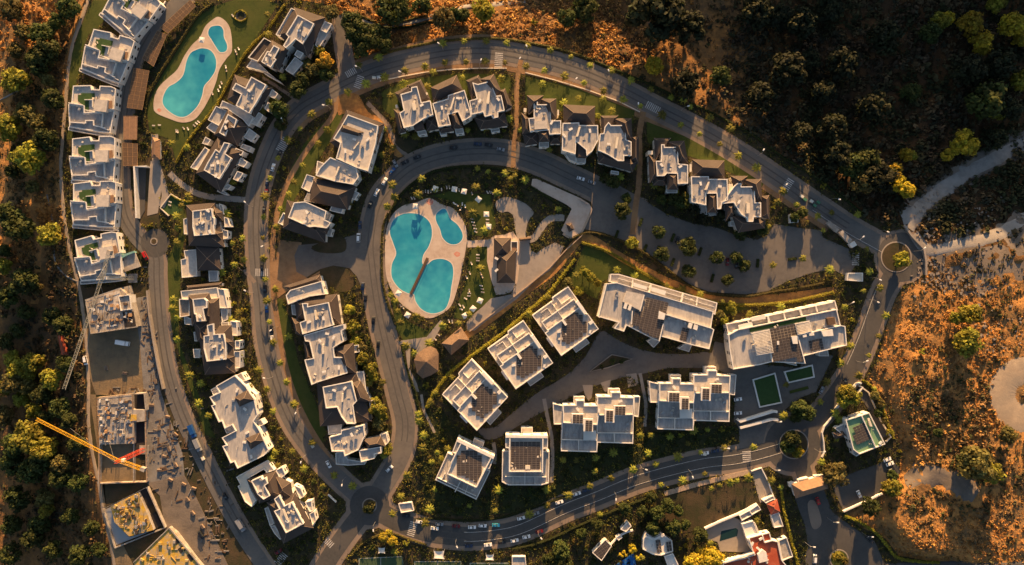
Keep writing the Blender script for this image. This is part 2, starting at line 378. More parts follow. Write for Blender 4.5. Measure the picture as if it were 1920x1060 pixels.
sheet('car_park', "1100,352 1150,342 1185,362 1215,380 1250,402 1300,420 1340,426 1380,441 1420,450 1440,440 1452,420 1500,428 1540,432 1543,446 1590,466 1602,500 1590,520 1560,505 1530,510 1480,526 1440,546 1400,552 1330,548 1290,532 1250,502 1210,472 1170,451 1130,436 1095,430 1112,392", 'paver', .13)
for p, w in ((R1, 31), (R2, 36), (R4, 31), (R5, 34), (R6, 35), (R7, 30)):
    strip('road', p, w, 0, 'toproad' if p is R1 or p is R4 else 'asphalt', .14)
strip('road', R3, 36, 0, 'paver', .135); strip('road', RJ, 22, 0, 'paver', .138)
for cx, cy, r in ((693, 948, 37), (1690, 482, 46), (1486, 833, 52), (291, 456, 27), (1572, 1048, 62)): sheet('road', disc(cx, cy, r), 'asphalt', .16)
sheet('road', "1480,905 1540,905 1560,960 1600,990 1640,1015 1660,1062 1520,1062 1510,990", 'asphalt', .15)
for cx, cy, r, m in ((693, 948, 14, 'soil'), (1680, 482, 29, 'soil'), (1488, 833, 28, 'soil'), (289, 453, 7, 'soil'), (1573, 1048, 18, 'lawn')):
    sheet('roundabout_kerb', disc(cx, cy, r), 'conc', .30); sheet('roundabout_island', disc(cx, cy, r-2.2), m, .36)
for p, o in ((R1, 5), (R1, -5), (R2, 6), (R2, -6), (R3, 5), (R3, -5), (R4, 5), (R4, -5)): strip('road_wear', p[12:-10], 2.4, o, 'track_wear', .17 if p is not R3 else .15)
sheet('traffic_island', smooth(prs(num("1514,945 1528,940 1540,975 1534,990 1522,988")), 4, True), 'pave', .24)
sheet('parking_yard', "1562,915 1590,890 1650,868 1668,860 1690,880 1676,905 1650,922 1582,960 1570,935", 'asphalt', .15)
sheet('plaza', "1358,645 1340,640 1335,662 1378,700 1378,740 1376,790 1386,802 1386,850 1424,852 1440,792 1470,790 1486,776 1472,768 1500,746 1530,735 1562,668 1545,660 1507,668 1500,690 1427,684 1375,693", 'paver', .12)
sheet('court_road', "897,805 930,800 965,770 1010,735 1060,705 1098,668 1125,622 1150,632 1180,648 1230,662 1290,664 1335,662 1380,700 1372,706 1340,692 1290,690 1250,691 1210,700 1160,710 1110,726 1060,750 1000,782 960,806 932,822 910,823", 'paver', .11, 3)
sheet('courtyard_path', "1092,722 1112,722 1110,745 1104,752 1098,745", 'conc', .115); sheet('courtyard_path', "1126,718 1145,712 1142,732 1134,736", 'conc', .115)
strip('garden_path', smooth(prs(num("1200,700 1206,730 1211,760 1209,800")), 4), 6, 0, 'conc', .115)
strip('garden_path', smooth(prs(num("1020,748 1028,790 1034,820 1036,860 1034,905")), 4), 7, 0, 'conc', .115)
strip('garden_path', smooth(prs(num("790,740 795,770 805,790 815,812")), 4), 5, 0, 'conc', .115)
strip('garden_path', smooth(prs(num("925,830 928,850 927,870")), 4), 7, 0, 'conc', .115)
for q in ((1052, 655, 1036, 634), (965, 720, 950, 700), (1018, 690, 1000, 672)): strip('garden_path', smooth([(q[0], q[1]), (q[2], q[3])], 3), 9, 0, 'conc', .115)
# lower drive and paths
strip('garden_path', smooth(prs(num("290,252 292,300 304,340 310,368 302,388")), 5), 13, 0, 'conc', .09)
strip('garden_path', smooth(prs(num("318,325 340,345 375,365 420,372 460,375")), 5), 11, 0, 'conc', .09)
sheet('paved_strip', "282,302 300,302 302,360 296,400 276,405", 'conc', .08)
sheet('ramp_floor', "258,314 274,314 272,395 262,412 256,410", 'asphalt', .17)
strip('lane_edge', side(R4, -17)[:len(R4)//2], 6, 0, 'pave', .12)
strip('lane_edge', side(R4, -17)[len(R4)//2:], 7, 0, 'pave', .12)
# ---------------------------------------------------------------- lawns, beds, banks
for p in ("372,30 400,12 440,0 500,0 522,8 482,70 455,110 430,150 405,195 372,240 330,300 318,262 280,246 275,205 290,165 320,115 350,65",
          "630,215 652,200 640,235 622,262 600,295 575,335 552,375 532,408 520,432 514,420 524,370 544,320 570,270 600,235",
          "715,172 760,150 860,138 955,140 960,160 946,188 738,222 718,205", "985,143 1080,165 1190,208 1188,232 1120,222 985,195",
          "1212,228 1300,262 1362,296 1435,338 1428,352 1330,305 1214,268",
          "1078,500 1096,462 1120,462 1180,497 1260,533 1345,565 1410,578 1352,592 1345,566 1160,512 1130,528 1120,562 1078,540 1062,522",
          "302,505 322,470 340,430 334,405 325,400 345,385 352,420 340,480 335,640 365,720 392,790 404,822 385,815 347,700 317,600",
          "512,560 530,560 545,610 560,680 590,750 612,810 605,830 570,780 540,700 520,640",
          "735,560 760,600 800,620 828,600 812,622 790,640 760,645 742,615", "880,470 915,452 918,520 930,555 870,600 850,596 876,520",
          "870,362 920,365 930,420 915,445 880,440 880,405", "790,372 870,352 880,395 850,378 810,368 780,376"):
    sheet('lawn', p, 'lawn', .04)
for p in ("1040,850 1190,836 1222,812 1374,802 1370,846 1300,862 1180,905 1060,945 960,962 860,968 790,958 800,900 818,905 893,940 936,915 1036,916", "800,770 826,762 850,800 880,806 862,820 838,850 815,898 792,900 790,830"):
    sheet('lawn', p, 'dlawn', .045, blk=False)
sheet('turf_garden', "300,389 320,365 340,376 360,378 345,392 330,402 316,404", 'turf', .06)
strip('dry_bank', smooth(prs(num("842,648 882,624 930,590 985,546 1034,511 1062,478 1086,450 1108,448 1150,474 1200,502 1262,533 1332,556 1402,562 1482,556 1565,545"))), 15, 0, 'orange', .06)
strip('dry_bank', smooth(prs(num("640,178 622,220 590,262 560,305 536,350 520,400 512,450 511,500 514,560 523,620 534,680 552,740 580,800 618,860"))), 10, 0, 'dirt', .07)
sheet('dry_bank', "640,178 672,178 690,210 720,225 742,262 758,290 740,292 726,250 712,236 652,214 634,215", 'orange', .07, 3)
strip('stone_path', smooth(prs(num("977,112 970,150 969,190 968,230 964,270 962,315"))), 9, 0, 'dirt', .10)
strip('stone_path', smooth(prs(num("1206,210 1199,250 1199,300 1198,345 1192,385 1186,440"))), 11, 0, 'dirt', .2)
strip('stone_path', smooth(prs(num("688,192 705,210 728,236 742,270 762,292"))), 8, 0, 'pave', .12)
strip('stone_path', smooth(prs(num("492,146 515,160 545,180 560,192"))), 6, 0, 'pave', .12)
strip('stone_path', smooth(prs(num("522,240 535,225 560,215"))), 6, 0, 'pave', .12)
strip('garden_path', smooth(prs(num("458,505 445,495 470,520 478,530"))), 7, 0, 'pave', .11)
sheet('dirt_lot', "566,455 560,480 556,510 578,522 600,508 590,560 540,545 520,560 514,500 524,450", 'dirt', .05)
sheet('dirt_lot', "630,505 648,502 660,520 662,540 640,548 618,530", 'soil', .16, 3)
sheet('planting_island', "585,462 640,445 650,462 640,474 600,474", 'soil', .17, 3)
sheet('planting_island', "742,262 790,252 770,285 752,280", 'soil', .17, 3)
sheet('cleared_plot', "1225,935 1300,915 1405,900 1425,940 1375,970 1322,992 1280,1000 1240,975", 'soil', .05)
sheet('yard', "1409,886 1428,880 1450,935 1425,943", 'conc', .08)
strip('stone_bank', [(1246, 926), (1300, 910), (1360, 895), (1410, 884)], 9, 0, 'stonewall', .25)
# playground paths, terrace, ramp deck
sheet('concrete_path', "930,378 945,370 962,372 985,382 998,394 1000,402 992,412 987,428 985,448 972,452 968,440 964,420 962,405 952,397 940,399 930,392", 'conc', .09, 3)
strip('concrete_path', smooth(prs(num("990,450 1002,446 1012,432 1022,418 1036,409 1058,409"))), 13, 0, 'conc', .1)
sheet('concrete_path', "972,450 990,450 996,470 1006,475 1020,465 1040,455 1057,462 1048,485 1030,508 1005,525 985,545 970,560 940,582 912,602 890,620 876,620 875,605 885,592 905,575 920,560 940,556 958,552 970,530", 'conc', .12)
sheet('terrace', "914,450 926,442 946,440 962,434 972,450 976,480 970,530 958,548 946,552 930,553 921,525 913,490", 'stone', .14)
strip('terrace_path', [(876, 458), (915, 456)], 13, 0, 'stone', .15)
sheet('ramp_deck', "998,336 1006,336 1088,372 1104,382 1111,393 1086,440 1066,446 1052,432 1072,392 1062,384 996,350", 'stone', .6)
strip('stone_bank', smooth(prs(num("1112,392 1090,440 1070,448 1054,440"))), 4, 2, 'stonewall', .62)
sheet('entrance_court', "745,640 800,632 826,600 832,605 812,640 806,665 790,690 778,680 780,655 770,652 768,690 782,720 786,735 778,735 766,700 760,655", 'conc', .1)
# west and construction ground
drape('track', prs(num("170,-14 152,38 137,80 128,130 123,190 118,250 114,310 117,370 122,420 131,470 140,505 152,560 162,640 166,720 166,790 173,850 186,910 194,960 206,1010 218,1080")), 8, 'sand', .15)
sheet('construction_ground', "150,560 175,628 265,600 280,640 290,700 300,735 275,745 180,740 166,700", 'site', .05)
sheet('construction_ground', "168,740 180,740 186,910 196,960 215,1060 250,1060 200,960", 'site', .05)
sheet('construction_apron', "250,560 276,555 290,640 300,730 320,790 342,850 346,892 300,905 276,905 272,760 262,640", 'sitec', .06)
sheet('construction_apron', "276,906 346,892 362,920 400,1000 432,1070 380,1070 330,1000 310,995 300,930", 'mud', .065)
drape('dusty_shoulder', prs(num("1752,500 1790,488 1850,478 1930,462")), 130, 'mud', .06, False, .3)
drape('dusty_shoulder', prs(num("1712,400 1745,372 1795,335 1860,300 1945,255")), 52, 'mud', .12, False, .35)
drape('gravel_road', prs(num("1690,408 1716,398 1738,378 1790,340 1850,306 1935,262 2000,235")), 34, 'dust', .25)
drape('dirt_road', prs(num("1712,440 1740,470 1800,458 1860,444 1920,412 1990,392")), 26, 'dust', .22)
drape('dirt_road', prs(num("1706,430 1722,408 1738,385 1744,362")), 20, 'dust', .28)
drape('gravel_circle', [(1925+46*math.cos(t), 740+46*math.sin(t)) for t in np.linspace(1.2, 5.4, 22)], 56, 'sand', .25, rag=.1)
drape('gravel_yard', prs(num("1700,905 1740,888 1790,905 1830,930")), 44, 'mud', .22, True, .45)
drape('field_path', prs(num("642,26 680,40 705,46 745,46 800,34 850,18 880,12 985,2")), 9, 'dust', .2)
drape('tar_road', prs(num("1660,1062 1780,1058 1850,1062 1930,1056")), 12, 'asphalt', .4)
drape('footpath', prs(num("0,188 15,180 32,171 45,168")), 3, 'dust', .25)
drape('footpath', prs(num("100,455 104,490 120,515 145,528")), 3.5, 'dust', .25)
drape('footpath', prs(num("88,365 96,400 99,450 103,470")), 3.5, 'dust', .25)
drape('bare_slope', prs(num("56,300 52,360 58,420 70,470 68,530 64,570")), 16, 'orange', .12)
# crossings and lane lines
def crossing(cx, cy, ang, n=6, L=15, gap=3.6, w=1.6):
    mb = MB(); a = R(ang)
    for i in range(n):
        t = (i-(n-1)/2)*gap; x, y = cx-math.sin(a)*t, cy+math.cos(a)*t
        q = [(x+math.cos(a)*s1*L/2-math.sin(a)*s2*w/2, y+math.sin(a)*s1*L/2+math.cos(a)*s2*w/2) for s1, s2 in ((-1, -1), (1, -1), (1, 1), (-1, 1))]
        mb.prism([W(*p) for p in q], .05, .21, 0)
    tag(mb.build('crossing_marking', K['mark']), kind='structure')
for c in ((935, 113, 3, 8), (658, 136, 60, 6, 12), (673, 154, 20, 7, 13), (1224, 202, 118, 8, 14), (1477, 347, 33, 7, 14), (531, 272, 30, 8, 16), (491, 511, 90, 7, 14), (1604, 486, 2, 7, 13), (773, 992, 16, 8, 14), (1400, 856, -5, 6, 16), (527, 1048, 40, 7, 14), (617, 1018, -47, 5, 12)): crossing(*c)
for p, o in ((R2[15:62], 9), (R2[15:62], -8), (R1[150:185], 12), (R6[8:26], 14)):
    strip('lane_line', p, .7, o, 'mark', .2)
# swimming pools
def pool(name, label, deck, waters, extra=()):
    dk = smooth(pl(deck), 5, True); block(dk); c = W(*dk[0]); root = empty(name, (c[0], c[1], 0)); tag(root, label, 'swimming pool')
    lp = lambda p: [(x-c[0], y-c[1]) for x, y in (W(*q) for q in p)]
    mb = MB(); mb.prism(lp(dk), -.5, .18, 0); mb.build('deck', K['stone'], root)
    for w in waters:
        q = smooth(pl(w), 5, True); lw = ccw(lp(q)); out = offset(lw, -.55)
        mb = MB(); mb.ring(out, lw, -.4, .235, 0); cp = mb.build('coping', K['coping'], root)
        mb = MB(); mb.prism(offset(lw, -.05), -.5, .205, 0); mb.build('water', K['water'], cp)
    for x, y, r in extra:
        mb = MB(); mb.prism(lp([(x+r*(1+.3*math.sin(k*2.3))*math.cos(k), y+r*math.sin(k)) for k in np.linspace(0, 6.1, 12)]), .1, .19, 0); mb.build('red_inlay', K['red_mark'], root)
    return root
pool('swimming_pool', "long hourglass pool and small pool on pale deck beside the carport lane", "410,32 425,42 433,60 435,95 425,110 412,130 405,155 395,180 378,210 362,226 340,230 315,222 293,212 288,200 291,178 301,160 316,146 333,130 346,105 360,85 375,70 385,50 398,38",
     ["366,95 380,91 396,96 405,112 404,132 394,149 383,162 379,180 370,200 352,217 335,219 316,208 306,195 307,180 316,164 331,155 344,141 350,116 357,101", "398,50 412,49 419,57 420,70 426,85 424,96 413,98 405,88 397,75 391,65 392,56"], [(299, 207, 3.5)])
pool('swimming_pool', "big three-lobed turquoise pool with small kidney pool on pinkish deck", "808,372 830,384 848,390 862,405 873,425 876,445 872,475 866,505 858,540 845,575 822,592 802,597 782,590 758,575 738,552 725,520 722,485 722,455 726,425 738,400 758,385 780,380 795,374",
     ["770,400 790,404 806,418 810,440 804,462 794,478 792,494 800,497 812,488 830,486 846,494 850,512 846,540 843,560 834,580 812,588 792,581 780,566 776,552 765,550 748,540 735,520 735,496 743,476 737,455 731,435 737,414 752,403", "830,392 838,396 844,410 858,422 867,438 866,450 856,458 842,457 830,446 825,430 818,415 818,402"], [(806, 379, 6), (857, 477, 5)])
br = MB(); a_, b_ = W(802, 484, .5), W(770, 552, .5); ang_ = math.atan2(b_[1]-a_[1], b_[0]-a_[0]); L_ = math.hypot(b_[0]-a_[0], b_[1]-a_[1]); cx_, cy_ = (a_[0]+b_[0])/2, (a_[1]+b_[1])/2
ft = tag(empty('footbridge', (cx_, cy_, 0), ang_), "narrow dark timber footbridge crossing the big lobed pool", 'footbridge')
br.box((0, 0, .5), (L_, 1.5, .16)); br.build('walkway', K['wood'], ft)
for s_ in (-1, 1):
    br = MB(); br.box((0, s_*.7, 1.25), (L_, .08, .1))
    for k in range(9): br.box((-L_/2+L_*k/8, s_*.7, .85), (.08, .08, .75))
    br.build('railing', K['wood'], ft)
# ---------------------------------------------------------------- buildings
WIN = MB(); WIN.box((0, 0, 0), (1.7, .12, 1.5)); WIN = WIN.mesh('window', K['glass'])
VENT = MB(); VENT.box((0, 0, .35), (.9, 1.8, .7)); VENT.box((0, 0, .8), (1.2, 2.1, .16)); VENT = VENT.mesh('roof_vent', K['white'])
AC = MB(); AC.box((0, 0, .5), (1.6, 1.2, 1.)); AC.box((.2, 0, 1.1), (.7, .7, .2)); AC = AC.mesh('cooling_unit', K['steel'])
PIPE = MB(); PIPE.bar((0, 0, 0), (0, 0, .9), .17, n=8); PIPE.bar((0, 0, .85), (0, 0, 1.05), .3, w2=.1, n=8); PIPE.box((.8, 0, .12), (1.5, .18, .2)); PIPE = PIPE.mesh('roof_vent', K['steel'])
HATCH = MB(); HATCH.box((0, 0, .2), (1.3, 1.3, .4)); HATCH.box((0, 0, .45), (1.05, 1.05, .12)); HATCH.box((1.6, .3, .3), (.5, 1.2, .6)); HATCH = HATCH.mesh('roof_hatch', K['coping'])
NWIN = [0]
LM = []                                     # landmarks for labels: (phrase, px, py)
def building(name, label, items, short=None, cat='apartment block', group=None, windows=True, base=0.):
    allp = [q for it in items if it[0] in 'DWHBKF' for q in pl(it[2])]
    mx, my = sum(q[0] for q in allp)/len(allp), sum(q[1] for q in allp)/len(allp)
    c = W(mx, my, 5); root = empty(name, (c[0], c[1], base)); tag(root, label, cat, group)
    if short: LM.append((short, mx, my))
    rel = lambda p, z: [(x-c[0], y-c[1]) for x, y in (W(*q, z) for q in p)]
    polys = []
    for i, it in enumerate(items):
        k, z, p = it[0], it[1], pl(it[2]); e = i*.011; z = z+e
        mt = it[3] if len(it) > 3 and isinstance(it[3], str) else None
        if k in 'DW':
            par = .85 if k == 'D' else .7
            o = ccw(rel(p, z)); th = .42 if k == 'D' else .3; inn = offset(o, th); block(p)
            mb = MB(); n = len(o)
            for a in range(n):
                b = (a+1) % n; mb.face([(*o[a], -.3), (*o[b], -.3), (*o[b], z-.3), (*o[a], z-.3)])
            o2 = offset(o, -.07); mb.ring(o2, inn, z-.3, z, 0)
            for a in range(n):
                b = (a+1) % n; mb.face([(*inn[b], z-par), (*inn[a], z-par), (*inn[a], z-.3), (*inn[b], z-.3)])
            w = mb.build('wall', K['white'], root)
            mb = MB(); mb.face([(*q, z-par) for q in offset(o, th-.1)]); mb.build('roof_terrace' if k == 'D' else 'balcony_floor', K[mt or ('deck' if k == 'D' else 'decklit')], root)
            if k == 'D' and windows and abs(area(o)) > 150:
                rr_ = random.Random(int(mx+my)+i); inn2 = offset(o, 1.6); n_ = 0; xs = [q[0] for q in o]; ys = [q[1] for q in o]
                for _ in range(60):
                    x, y = rr_.uniform(min(xs), max(xs)), rr_.uniform(min(ys), max(ys))
                    if n_ < 5 and inside(inn2, np.array([x]), np.array([y]))[0]:
                        n_ += 1; t_ = rr_.randrange(3); v_ = child('roof_vent', PIPE if t_ else HATCH, root); v_.location = (x, y, z-par); v_.rotation_euler = (0, 0, rr_.choice([0, 1.2, .5]))
            polys.append((o, z, i))
        elif k == 'B':
            o = rel(p, z); block(p); mb = MB(); mb.prism(o, -.3 if z < 9 and not mt else (it[4] if len(it) > 4 else z-1.6), z, 0)
            mb.build(it[5] if len(it) > 5 else 'roof_block', K[mt or 'white'], root)
        elif k == 'F':                       # flat solid slab
            o = rel(p, z); block(p); mb = MB(); mb.prism(o, -.3, z, 0, 1); mb.build('slab', [K[mt or 'slab'], K['slab']], root)
        elif k == 'H':
            rise = it[3]; tm = K[it[4]] if len(it) > 4 else K['tile']; q = ccw(rel(p, z)); block(p)
            ln = lambda a, b: math.hypot(q[a][0]-q[b][0], q[a][1]-q[b][1])
            if ln(0, 1)+ln(2, 3) < ln(1, 2)+ln(3, 0): q = q[1:]+q[:1]
            sh = (ln(1, 2)+ln(3, 0))/2; lg = (ln(0, 1)+ln(2, 3))/2; t = min(.5*sh/lg, .499)
            md = lambda a, b: ((q[a][0]+q[b][0])/2, (q[a][1]+q[b][1])/2)
            m1, m2 = md(3, 0), md(1, 2)
            r1 = (m1[0]+(m2[0]-m1[0])*t, m1[1]+(m2[1]-m1[1])*t, z+rise); r2 = (m2[0]+(m1[0]-m2[0])*t, m2[1]+(m1[1]-m2[1])*t, z+rise)
            rise *= 1.35; r1 = (r1[0], r1[1], z+rise); r2 = (r2[0], r2[1], z+rise); cap = 1.
            for it2 in items:
                if it2[0] in 'DB' and z+1. < it2[1] < z+rise+1.2:
                    o2 = rel(pl(it2[2]), it2[1])
                    if any(inside(o2, np.array([a[0]*(1-w_)+b_[0]*w_]), np.array([a[1]*(1-w_)+b_[1]*w_]))[0] for a, b_ in ((r1, r2),) for w_ in (0, .3, .5, .7, 1)): cap = min(cap, (it2[1]-(1.1 if it2[0] == 'D' else .1)-z)/rise)
            Q = [(*a, z) for a in q]; mb = MB()
            if 0 < cap < 1:
                cc = lambda a, b: tuple(a[j]+(b[j]-a[j])*cap for j in range(3)); T4 = [cc(Q[0], r1), cc(Q[1], r2), cc(Q[2], r2), cc(Q[3], r1)]
                for a in range(4): b = (a+1) % 4; mb.face((Q[a], Q[b], T4[b], T4[a]), 0); mb.bar(Q[a], T4[a], .16, 1)
                mb.face(T4, 0); r1 = r2 = None
            elif cap <= 0: mb.face(Q, 0); r1 = r2 = None
            for f in () if r1 is None else ((Q[0], Q[1], r2, r1), (Q[2], Q[3], r1, r2), (Q[1], Q[2], r2), (Q[3], Q[0], r1)): mb.face(f, 0)
            for a in range(4):
                b = (a+1) % 4; mb.face([(*q[a], z-.3), (*q[b], z-.3), Q[b], Q[a]], 0)
            for a, b in () if r1 is None else ((Q[0], r1), (Q[3], r1), (Q[1], r2), (Q[2], r2), (r1, r2)):
                if (Vector(a)-Vector(b)).length > .5: mb.bar(a, b, .16, 1)
            mb.build('hip_roof', [tm, K['ridge']], root)
            ow = offset(q, .55); mb = MB(); mb.prism(ow, -.3, z-.1, 0); mb.build('wall', K['white'], root); polys.append((ow, z, i))
        elif k == 'K':
            q = ccw(rel(p, z)); block(p); n = len(q); ax = sum(a[0] for a in q)/n; ay = sum(a[1] for a in q)/n; mb = MB()
            for a in range(n):
                b = (a+1) % n; mb.face([(*q[a], z), (*q[b], z), (ax, ay, z+it[3])]); mb.face([(*q[a], z-.4), (*q[b], z-.4), (*q[b], z), (*q[a], z)])
            mb.build('thatched_roof', K['thatch'], root)
            for a in range(n): mb = MB(); mb.bar((q[a][0]*.85+ax*.15, q[a][1]*.85+ay*.15, 0), (q[a][0]*.85+ax*.15, q[a][1]*.85+ay*.15, z+.2), .14, n=6); mb.build('post', K['wood'], root)
        elif k == 'S':
            o = rel(p, z); th = R(-it[3]); cw, ch = (it[4], it[5]) if len(it) > 5 else (2.3, 1.25)
            ca, sa = math.cos(th), math.sin(th); us = [x*ca+y*sa for x, y in o]; vs_ = [-x*sa+y*ca for x, y in o]; mb = MB()
            nu = int((max(us)-min(us))/cw+.3); nv = int((max(vs_)-min(vs_))/ch+.3)
            u0 = (max(us)+min(us)-nu*cw)/2; v0 = (max(vs_)+min(vs_)-nv*ch)/2
            for a in range(nu):
                for b in range(nv):
                    u, v = u0+(a+.5)*cw, v0+(b+.5)*ch; x, y = u*ca-v*sa, u*sa+v*ca
                    if inside(o, np.array([x]), np.array([y]))[0]:
                        g = .14 if a % 2 else .2
                        mb.box((x, y, z+.2), (cw-.12, ch-.1, .06), th, 1); mb.box((x, y, z+.245), (cw-g-.1, ch-.24, .05), th, 0)
            if mb.f: mb.build('solar_array', [K['solar'], K['solarframe']], root)
        elif k == 'G':
            mb = MB(); mb.prism(rel(p, z), z-.3, z, 0); mb.build(it[4] if len(it) > 4 else 'turf', K[mt or 'turf'], root)
        elif k == 'P':                       # slatted pergola
            q = rel(p, z); mb = MB(); n = int(max(4, math.hypot(q[3][0]-q[0][0], q[3][1]-q[0][1])/.75))
            for a in range(n):
                t = (a+.5)/n; A = [q[0][j]+(q[3][j]-q[0][j])*t for j in (0, 1)]; B = [q[1][j]+(q[2][j]-q[1][j])*t for j in (0, 1)]
                mb.bar((*A, z), (*B, z), .22)
            for a in range(4): mb.bar((*q[a], z-.25), (*q[(a+1) % 4], z-.25), .25)
            pg = mb.build('pergola', K[mt or 'white'], root)
            for a in range(4): mb = MB(); mb.bar((*q[a], it[4] if len(it) > 4 else z-2.6), (*q[a], z-.2), .16); mb.build('pergola_post', K[mt or 'white'], pg)
        elif k == 'T':                       # low dividing wall
            q = rel(p, z); mb = MB()
            for a in range(len(q)-1):
                x0, y0 = q[a]; x1, y1 = q[a+1]; l = math.hypot(x1-x0, y1-y0) or 1; w = (it[3] if len(it) > 3 else .3)/2; nx_, ny_ = -(y1-y0)/l*w, (x1-x0)/l*w
                mb.prism([(x0+nx_, y0+ny_), (x0-nx_, y0-ny_), (x1-nx_, y1-ny_), (x1+nx_, y1+ny_)], z-(it[4] if len(it) > 4 else 1.4), z+a*.003, 0)
            mb.build('dividing_wall', K['slab' if name == 'building_shell' else 'white'], root)
        elif k in 'VA':
            for j, q in enumerate(p):
                x, y = rel([q], z)[0]; o = child('roof_vent' if k == 'V' else 'cooling_unit', VENT if k == 'V' else AC, root); o.location = (x, y, z); o.rotation_euler = (0, 0, R(j*70+20*i))
    if windows:
        for o, z, i in polys:
            n = len(o); 
            for a in range(n):
                b = (a+1) % n; dx, dy = o[b][0]-o[a][0], o[b][1]-o[a][1]; l = math.hypot(dx, dy)
                if l < 4: continue
                nx_, ny_ = dy/l, -dx/l; mxx, myy = (o[a][0]+o[b][0])/2+c[0], (o[a][1]+o[b][1])/2+c[1]; rr = math.hypot(mxx, myy)
                if rr < 55 or (nx_*-mxx+ny_*-myy)/rr < .3: continue
                m = max(1, int(l/5.6))
                for s in range(m):
                    t = (s+.5)/m; x, y = o[a][0]+dx*t, o[a][1]+dy*t; px_, py_ = x+nx_*.6, y+ny_*.6
                    for zz in (z-2.4, z-5.6):
                        if zz < 1.2: continue
                        if any(i2 != i and z2 > zz and inside(o2, np.array([px_]), np.array([py_]))[0] for o2, z2, i2 in polys): continue
                        w = child('window', WIN, root); w.location = (x, y, zz); w.rotation_euler = (0, 0, math.atan2(dy, dx)); NWIN[0] += 1
    return root
# apartment rows with dark hipped roofs
building('apartment_row', "two stepped units with brown hipped roofs right of the small pool", [
 ('H', 7.5, "552,14 610,33 577,108 522,66", 3.6), ('H', 7.5, "510,76 541,93 524,133 482,118", 3.2),
 ('D', 11, "558,28 588.7,44.4 582.5,57 577,66 567,82.5 554,73 545,82 536,90 531,86 541,69 536,64 548,45"), ('D', 10.6, "513,85 524,90.6 514,109 518,111 507.5,126 490,116 501,96 506,97"),
 ('W', 8, "546,15 554,19 525,68 517,65"), ('W', 7, "609,40 622,45 612,62 600,55"), ('W', 6, "600,54 616,61 598,90 591,85"), ('W', 6, "553,107 568,118 550,140 535,131"),
 ('W', 8.2, "557,94 569,100 562,110 552,103"), ('W', 6, "495,71 510,79 483,115 465,108", 'tile'), ('W', 5, "472,112 483,116 503,136 462,126"), ('W', 4, "480,122 505,138 530,158 498,140"),
 ('B', 11.6, "566,39 568,40 560,54 558,53", 'cream', 10), ('B', 11.3, "567,58 576,62 571,70 565,66", 'decklit', 10), ('V', 10.2, "561,58 500,112 507,104")], "the northern hipped row")
building('apartment_row', "row with T-shaped grey roof deck and brown hips right of the long pool", [
 ('H', 7.5, "440,140 511,165 478,221 426,186", 3.4), ('H', 7.2, "428,204 464,237 446,275 401,253", 3.), 
 ('D', 11, "471,144 499,159 481,191 467,212.5 442,198 452,177 435,167.5 442,155.6 460,165"), ('W', 7.4, "417,189 436,197 467,212 475,220 466,237 455,224 425,204 412,201"),
 ('D', 10.4, "427,214 444,224 439,240 432,236 421,255 411,249"), ('W', 6, "405,199 425,208 410,236 390,225", 'deck'), ('W', 5, "397,229 415,236 402,250 387,240"),
 ('W', 7, "510,167 521,176 515,185 504,180"), ('W', 7, "502,192 514,198 504,210 496,204"), ('W', 7, "485,211 493,216 481,236 469,230"), ('W', 6, "467,241 481,252 471,266 457,257"),
 ('B', 11.5, "476,156 478,157 471,171 469,170", 'cream', 10), ('V', 10.2, "468,171 426,229 424,240"), ('A', 10.2, "460,198 466,202")], "the T-shaped roof row")
building('apartment_row', "row in near-black hipped roof with square grey deck beside the west road", [
 ('H', 7.5, "408,258 456,284 414,361 367,325", 3.2), ('D', 11, "404,280 411,285 420,267 431,269 422,288 434,297 426,311 411,336 382,319 389,305"),
 ('W', 6, "384,276 391,281 371,320 357,314"), ('W', 5, "385,257 395,262 389,272 379,269"), ('W', 6, "455,270 472,276 467,285 450,277"), ('W', 8, "442,278 457,284 452,292 441,284", 'deck'),
 ('W', 7, "451,296 464,304 457,314 446,309"), ('W', 7, "445,321 456,325 446,340 437,336"), ('W', 6, "426,345 434,349 427,356 419,352"), ('W', 4, "411,351 427,365 422,366 407,359"), ('V', 10.2, "409,305 399,311 406,330"), ('A', 10.2, "398,318 418,309")], "the black roofed row")
building('apartment_row', "row with rectangular deck, lit brown north hip and big black roof above the dotted terrace", [
 ('H', 7.5, "349,385 404,380 421,464 354,461", 3.4), ('H', 7., "400,384 417,398 418,414 402,408", 2.6), ('H', 7., "402,424 418,436 418,452 402,444", 2.4), ('H', 6.5, "367,462 411,464 414,506 370,508", 1.2),
 ('D', 11, "361,395.6 397,391 399,407 402,409 402,421 401,422 402,439 364,442.5 361,426"), ('W', 6, "344,411 351,409 353,440 345,439"), ('W', 5, "345,470 368,468 369,518 341,521 339,487 347,485"),
 ('W', 6, "411,382 417,385 420,402 413,400"), ('W', 6, "420,407 427,409 431,425 421,426"), ('W', 6, "416,430 427,433 427,447 418,449"), ('W', 5, "391,508 408,508 408,527 392,528", 'deck'), ('B', 11.6, "375,397 377,397 377,417 375,417", 'cream', 10), ('V', 10.2, "391,396 381,418 394,435"), ('A', 10.2, "392,420 378,436")], "the rectangular deck row")
